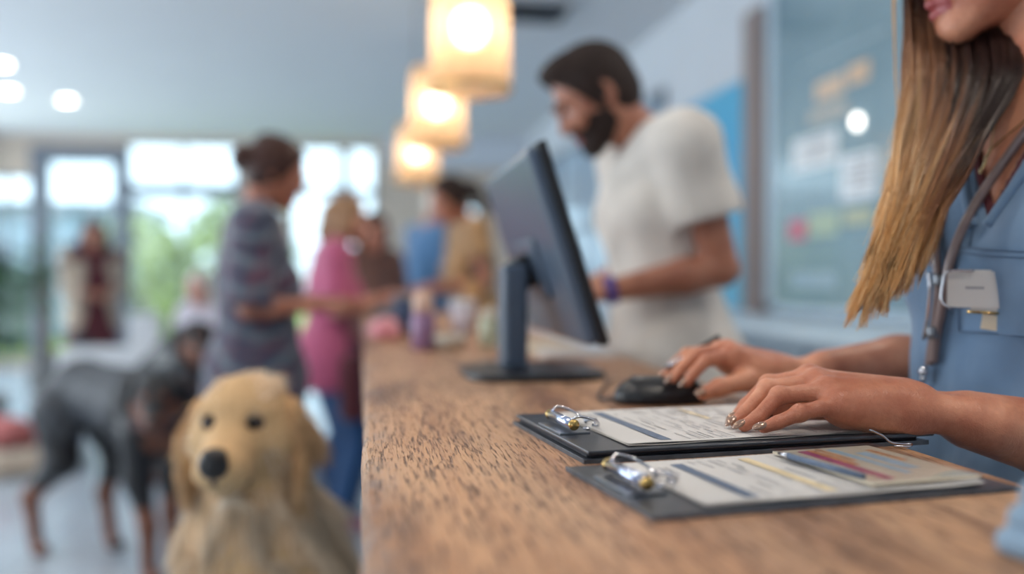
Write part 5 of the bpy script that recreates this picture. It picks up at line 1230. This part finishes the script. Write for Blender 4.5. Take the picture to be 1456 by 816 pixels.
def smooth_dog(o, f, k, hdpos, hdir, label, neckup=0.0, pose=0, grey=True):
    B = basis(f); P = lambda x, y, z: o+B@(V(x, y, z)*k); s = SDF(); hp = hdpos; hd = basis(hdir); H = lambda x, y, z: hp+hd@(V(x, y, z)*k)
    s.ell(P(0, .16, .58), np.array([.125, .17, .165])*k, B, k=.05).cap(P(0, .08, .60), P(0, -.22, .635), .135*k, .108*k, k=.06).ell(P(0, -.28, .62), np.array([.112, .12, .13])*k, B, k=.05)
    s.cap(P(0, .24, .64), (P(0, .3, .68)+hp)/2, .10*k, .085*k, k=.05).cap((P(0, .3, .68)+hp)/2, hp-hd[:, 1]*.03*k, .085*k, .072*k, k=.03)
    st = (.0, .03) if pose == 0 else (0, 0)
    for q in (-1, 1):
        dy = q*.05; s.chain([P(q*.085, .2, .52), P(q*.088, .17+dy*.5, .36), P(q*.085, .2+dy, .2), P(q*.085, .2+dy, .055)], [.07*k, .046*k, .029*k, .024*k], .03); s.ell(P(q*.085, .225+dy, .026), np.array([.032, .048, .026])*k, B, k=.015)
        dy = -q*.09; s.chain([P(q*.085, -.29, .56), P(q*.1, -.22+dy*.3, .38), P(q*.1, -.37+dy, .22), P(q*.1, -.335+dy, .055)], [.10*k, .06*k, .03*k, .025*k], .03); s.ell(P(q*.1, -.305+dy, .025), np.array([.031, .046, .025])*k, B, k=.015)
    s.chain([P(0, -.38, .66), P(0, -.45, .55), P(.01, -.47, .40), P(.01, -.50, .30)], [.032*k, .026*k, .02*k, .01*k], .02)
    s.ell(H(0, 0, .02), np.array([.075, .085, .066])*k, hd, k=.02).cap(H(0, .06, -.012), H(0, .135, -.025), .045*k, .034*k, k=.03).cap(H(0, .05, -.05), H(0, .12, -.052), .03*k, .022*k, k=.02)
    for q in (-1, 1): s.ell(H(q*.04, .03, -.02), .038*k, k=.03).cap(H(q*.018, .068, .028), H(q*.042, .06, .03), .012*k, .011*k, k=.015)
    def pick(fc):
        h = (fc-hp)@hd/k; l = (fc-o)@B/k; head = np.linalg.norm(h, axis=1) < .2; r = np.zeros(len(fc), int)
        if grey: r[(l[:, 2] > .5+.1*np.sin(l[:, 1]*14)) & (l[:, 1] < .12) & (l[:, 1] > -.3)] = 2
        r[(l[:, 2] < .27) & (~head)] = 1; r[(l[:, 2] < .44) & (l[:, 1] > -.2) & (l[:, 1] < .0) & (l[:, 2] < .42) & (~head)] = 0; r[(l[:, 1] > .26) & (l[:, 2] < .52) & (l[:, 2] > .44) & (~head)] = 1
        r[head & (h[:, 1] > .045) & (h[:, 2] < .012)] = 1; r[head & (np.abs(np.abs(h[:, 0])-.03) < .011) & (h[:, 1] > .05) & (np.abs(h[:, 2]-.038) < .009)] = 1; r[head & (h[:, 1] > .09) & (h[:, 2] > .0)] = 0
        return r
    t = NT('mottled_grey_coat'); t.set(Base_Color=t.ramp(t.noise(t.coord(), 26, 6, .7), [(.35, srgb(34, 36, 42)), (.55, srgb(62, 66, 72)), (.7, srgb(92, 94, 98))]), Roughness=.6)
    b = grown('dog', s, .006, [plain('black_coat', srgb(18, 19, 24), .5, bump=.4, bscale=200), plain('tan_coat', srgb(116, 70, 50), .6, bump=.4, bscale=200), t.m], origin=(o[0], o[1], 0), pick=pick); tag(b, label, 'dog')
    for q in (-1, 1):
        e_ = SDF().ell(H(q*.082, -.01, .03), np.array([.014, .034, .03])*k, hd@rz(-q*.3), k=.01).ell(H(q*.094, .0, -.012), np.array([.012, .03, .042])*k, hd@rz(-q*.2), k=.02); grown('ear', e_, .004, plain('black_ear', srgb(26, 26, 30), .5), b)
        MB().ell(H(q*.033, .078, .014), .0105*k, u=12, v=8).build('eye', M['black_plastic'], b)
    MB().ell(H(0, .168, -.014), np.array([.02, .013, .015])*k, hd).build('nose', M['black_plastic'], b)
    MB().tube(smooth([H(0, -.0, -.1)+B[:, 1]*0+hd[:, 0]*.085*k*math.cos(a)+hd[:, 1]*(.075*k*math.sin(a)-.05*k) for a in np.linspace(0, 2*PI*.98, 16)], 2), .006*k, 8).build('collar', M['maroon'], b)
    return b
bo = at(178, 560, 3.6); bo[2] = 0
smooth_dog(bo, nrm(V(.74, -.67, 0)), 1.04, at(224, 566, 3.12), nrm(V(.08, -.97, -.28)), 'black and tan dog with a mottled grey back standing behind the golden dog')
bo = at(262, 560, 4.65); bo[2] = 0
smooth_dog(bo, nrm(V(.3, -.95, 0)), 1.08, at(280, 484, 4.3), nrm(V(.3, -.9, -.15)), 'dark brown-faced dog farther back, its head showing by the plaid woman\'s elbow', grey=False)

# ================================================================== WAITING AREA
q = at(160, 497, 5.45); zt = q[2]; e = empty('low_table', (q[0]+.05, q[1], 0), 'low white table behind the black and tan dog', 'table')
MB().bb((q[0]-.30, q[1]-.02, zt-.14), (q[0]+.26, q[1]+.3, zt), .012).build('tabletop', M['white'], e)
for a in (-.26, .22):
    for b_ in (.02, .26): MB().tube([(q[0]+a, q[1]+b_, .0), (q[0]+a, q[1]+b_, zt-.13)], .018).build('leg', M['steel'], e)
c = V(q[0]+.16, q[1]+.1, zt); m = MB(); m.box(c+V(0, 0, .1), (.085, .05, .1), None, .006); m.tube(smooth([c+V(-.04, -.02, .2), c+V(-.03, -.02, .26), c+V(.03, -.02, .26), c+V(.04, -.02, .2)], 5), .004, 8)
tag(m.build('paper_bag', M['white'], origin=tuple(c)), 'white paper carrier bag standing on the low white table', 'bag')
# bed with a pink blanket at far left
q = atz(8, 668, 0); e = empty('dog_bed', (q[0], q[1], 0), 'grey and beige dog bed on the floor at the far left', 'dog bed')
s = SDF(); n_ = 14
for i in range(n_): a = 2*PI*i/n_; b_ = 2*PI*(i+1)/n_; s.cap(q+V(.34*math.cos(a), .26*math.sin(a), .075), q+V(.34*math.cos(b_), .26*math.sin(b_), .075), .075, k=.02)
s.half(V(0, 0, .001), (0, 0, -1)); grown('rim', s, .008, M['beige'], e); s = SDF().ell(q+V(0, 0, .05), (.33, .25, .05), k=.02).half(V(0, 0, .001), (0, 0, -1)); grown('cushion', s, .01, M['steel'], e)
s = SDF(); 
for i, (a, b_, r_) in enumerate(((0, 0, .16), (.12, .05, .12), (-.1, .04, .13), (.03, -.08, .12))): s.ell(q+V(a, b_, .19+.02*i), (r_, r_*.8, .07), k=.04)
tag(grown('blanket', s, .008, plain('pink_blanket', srgb(196, 118, 116), .9)), 'rolled pink blanket lying in the dog bed', 'blanket')
# potted plants at the left
def plant(x, y, h, label, seed, mat, nl=60, spread=.45, ll=.42):
    g = random.Random(seed); e = empty('potted_plant', (x, y, 0), label, 'plant'); MB().lathe((x, y, 0), [(.13, .0), (.15, .01), (.18, .34), (.19, .36), (.17, .36), (.165, .32)], 32).build('pot', M['terracotta'], e)
    MB().lathe((x, y, 0), [(.16, .30), (.158, .325)], 24).build('soil', M['soil'], e); m = MB(); f = MB()
    for i in range(7):
        a = g.uniform(0, 6.3); r = g.uniform(.05, .2); top = V(x+r*math.cos(a), y+r*math.sin(a), h*g.uniform(.6, .95)); pts = smooth([V(x+.03*math.cos(a), y+.03*math.sin(a), .32), V(x+.4*r*math.cos(a), y+.4*r*math.sin(a), .32+(h-.32)*.5), top], 5); m.tube(pts, [.011-.006*j/len(pts) for j in range(len(pts))], 8)
        for j in range(nl//7):
            b_ = pts[g.randrange(len(pts)//3, len(pts))]; aa = g.uniform(0, 6.3); d = nrm(V(math.cos(aa), math.sin(aa), g.uniform(.2, .9))); L = ll*g.uniform(.6, 1.1); sd = nrm(np.cross(d, V(0, 0, 1))); prev = None
            for t_ in np.linspace(0, 1, 7):
                c = b_+d*L*t_+V(0, 0, -1)*L*.55*t_*t_; w_ = .045*math.sin(PI*min(.98, .08+t_*.92))**.7; a1, b1, c1 = f.bm.verts.new(c-sd*w_), f.bm.verts.new(c+V(0, 0, -.012)), f.bm.verts.new(c+sd*w_)
                if prev: f.bm.faces.new((prev[0], prev[1], b1, a1)); f.bm.faces.new((prev[1], prev[2], c1, b1))
                prev = (a1, b1, c1)
    m.build('stem', M['bark'], e); f.build('foliage', mat, e); return e
plant(-2.42, 6.35, 1.6, 'tall leafy green plant at the left edge of the picture', 3, M['leaf'], 90)
plant(-3.02, 9.6, 1.75, 'thin-leaved green plant by the entrance window, behind the far person', 8, M['leaf'], 50, ll=.35)

# folded cloth at the near right end of the counter
q = atz(1546, 800); s = SDF(); cb = V(q[0], q[1], CT)
for i in range(3): s.box(cb+V(.004*i, -.003*i, .009+.015*i), (.04-.002*i, .035, .0085), rot2(.2+.05*i), rd=.008, k=.003)
tag(grown('folded_cloth', s, .0025, fabric('pale_blue_towel', srgb(140, 168, 192))), 'pale blue folded cloth at the near right corner of the counter', 'cloth')
# ================================================================== LIGHT AND CAMERA
w = bpy.data.worlds.new('sky'); scene.world = w; w.use_nodes = True; bg = w.node_tree.nodes['Background']
bg.inputs[0].default_value = (.90, .96, 1.0, 1); bg.inputs[1].default_value = 2.9
def portal(x, y, z, sx, sy, rot):
    l = bpy.data.lights.new('window_portal', 'AREA'); l.shape = 'RECTANGLE'; l.size = sx; l.size_y = sy; l.cycles.is_portal = True
    o = bpy.data.objects.new('window_portal', l); COL.objects.link(o); o.location = (x, y, z); o.rotation_euler = rot
for h in left: portal(XL-.16, (h[0]+h[1])/2, (h[2]+h[3])/2, h[3]-h[2], h[1]-h[0], (0, -PI/2, 0))
portal((-4.5+.14)/2, YB+.2, 1.4, 4.7, 2.7, (-PI/2, 0, 0))
for h in front: portal((h[0]+h[1])/2, YF-.16, (h[2]+h[3])/2, h[1]-h[0], h[3]-h[2], (PI/2, 0, 0))
for i, (x, y) in enumerate(OVERHEAD_FILL):
    l = bpy.data.lights.new('down_or_fill_light', 'AREA'); l.shape = 'DISK'; l.size = .13; l.energy = 3.6; l.color = (1, .88, .74); l.spread = 2.6  # warm fill from the added ceiling lights out of view
    o = bpy.data.objects.new('down_or_fill_light', l); COL.objects.link(o); o.location = (x, y, CH-.02)
cam = bpy.data.cameras.new('camera'); co = bpy.data.objects.new('camera', cam); COL.objects.link(co)
cam.sensor_width = 36; cam.lens = FPX*36/1456; co.location = cC
co.matrix_world = Matrix.Translation(Vector(cC)) @ Matrix((cR, cU, -cF)).transposed().to_4x4()
cam.clip_start = .02; cam.dof.use_dof = True; cam.dof.focus_distance = .91; cam.dof.aperture_fstop = cam.lens/1000/.025; cam.dof.aperture_blades = 0
scene.camera = co
scene.view_settings.view_transform = 'Standard'; scene.view_settings.look = 'None'; scene.view_settings.gamma = 1; scene.view_settings.use_curve_mapping = False
scene.view_settings.exposure = .95
scene.cycles.use_denoising = True; scene.cycles.max_bounces = 8; scene.cycles.sample_clamp_indirect = 6
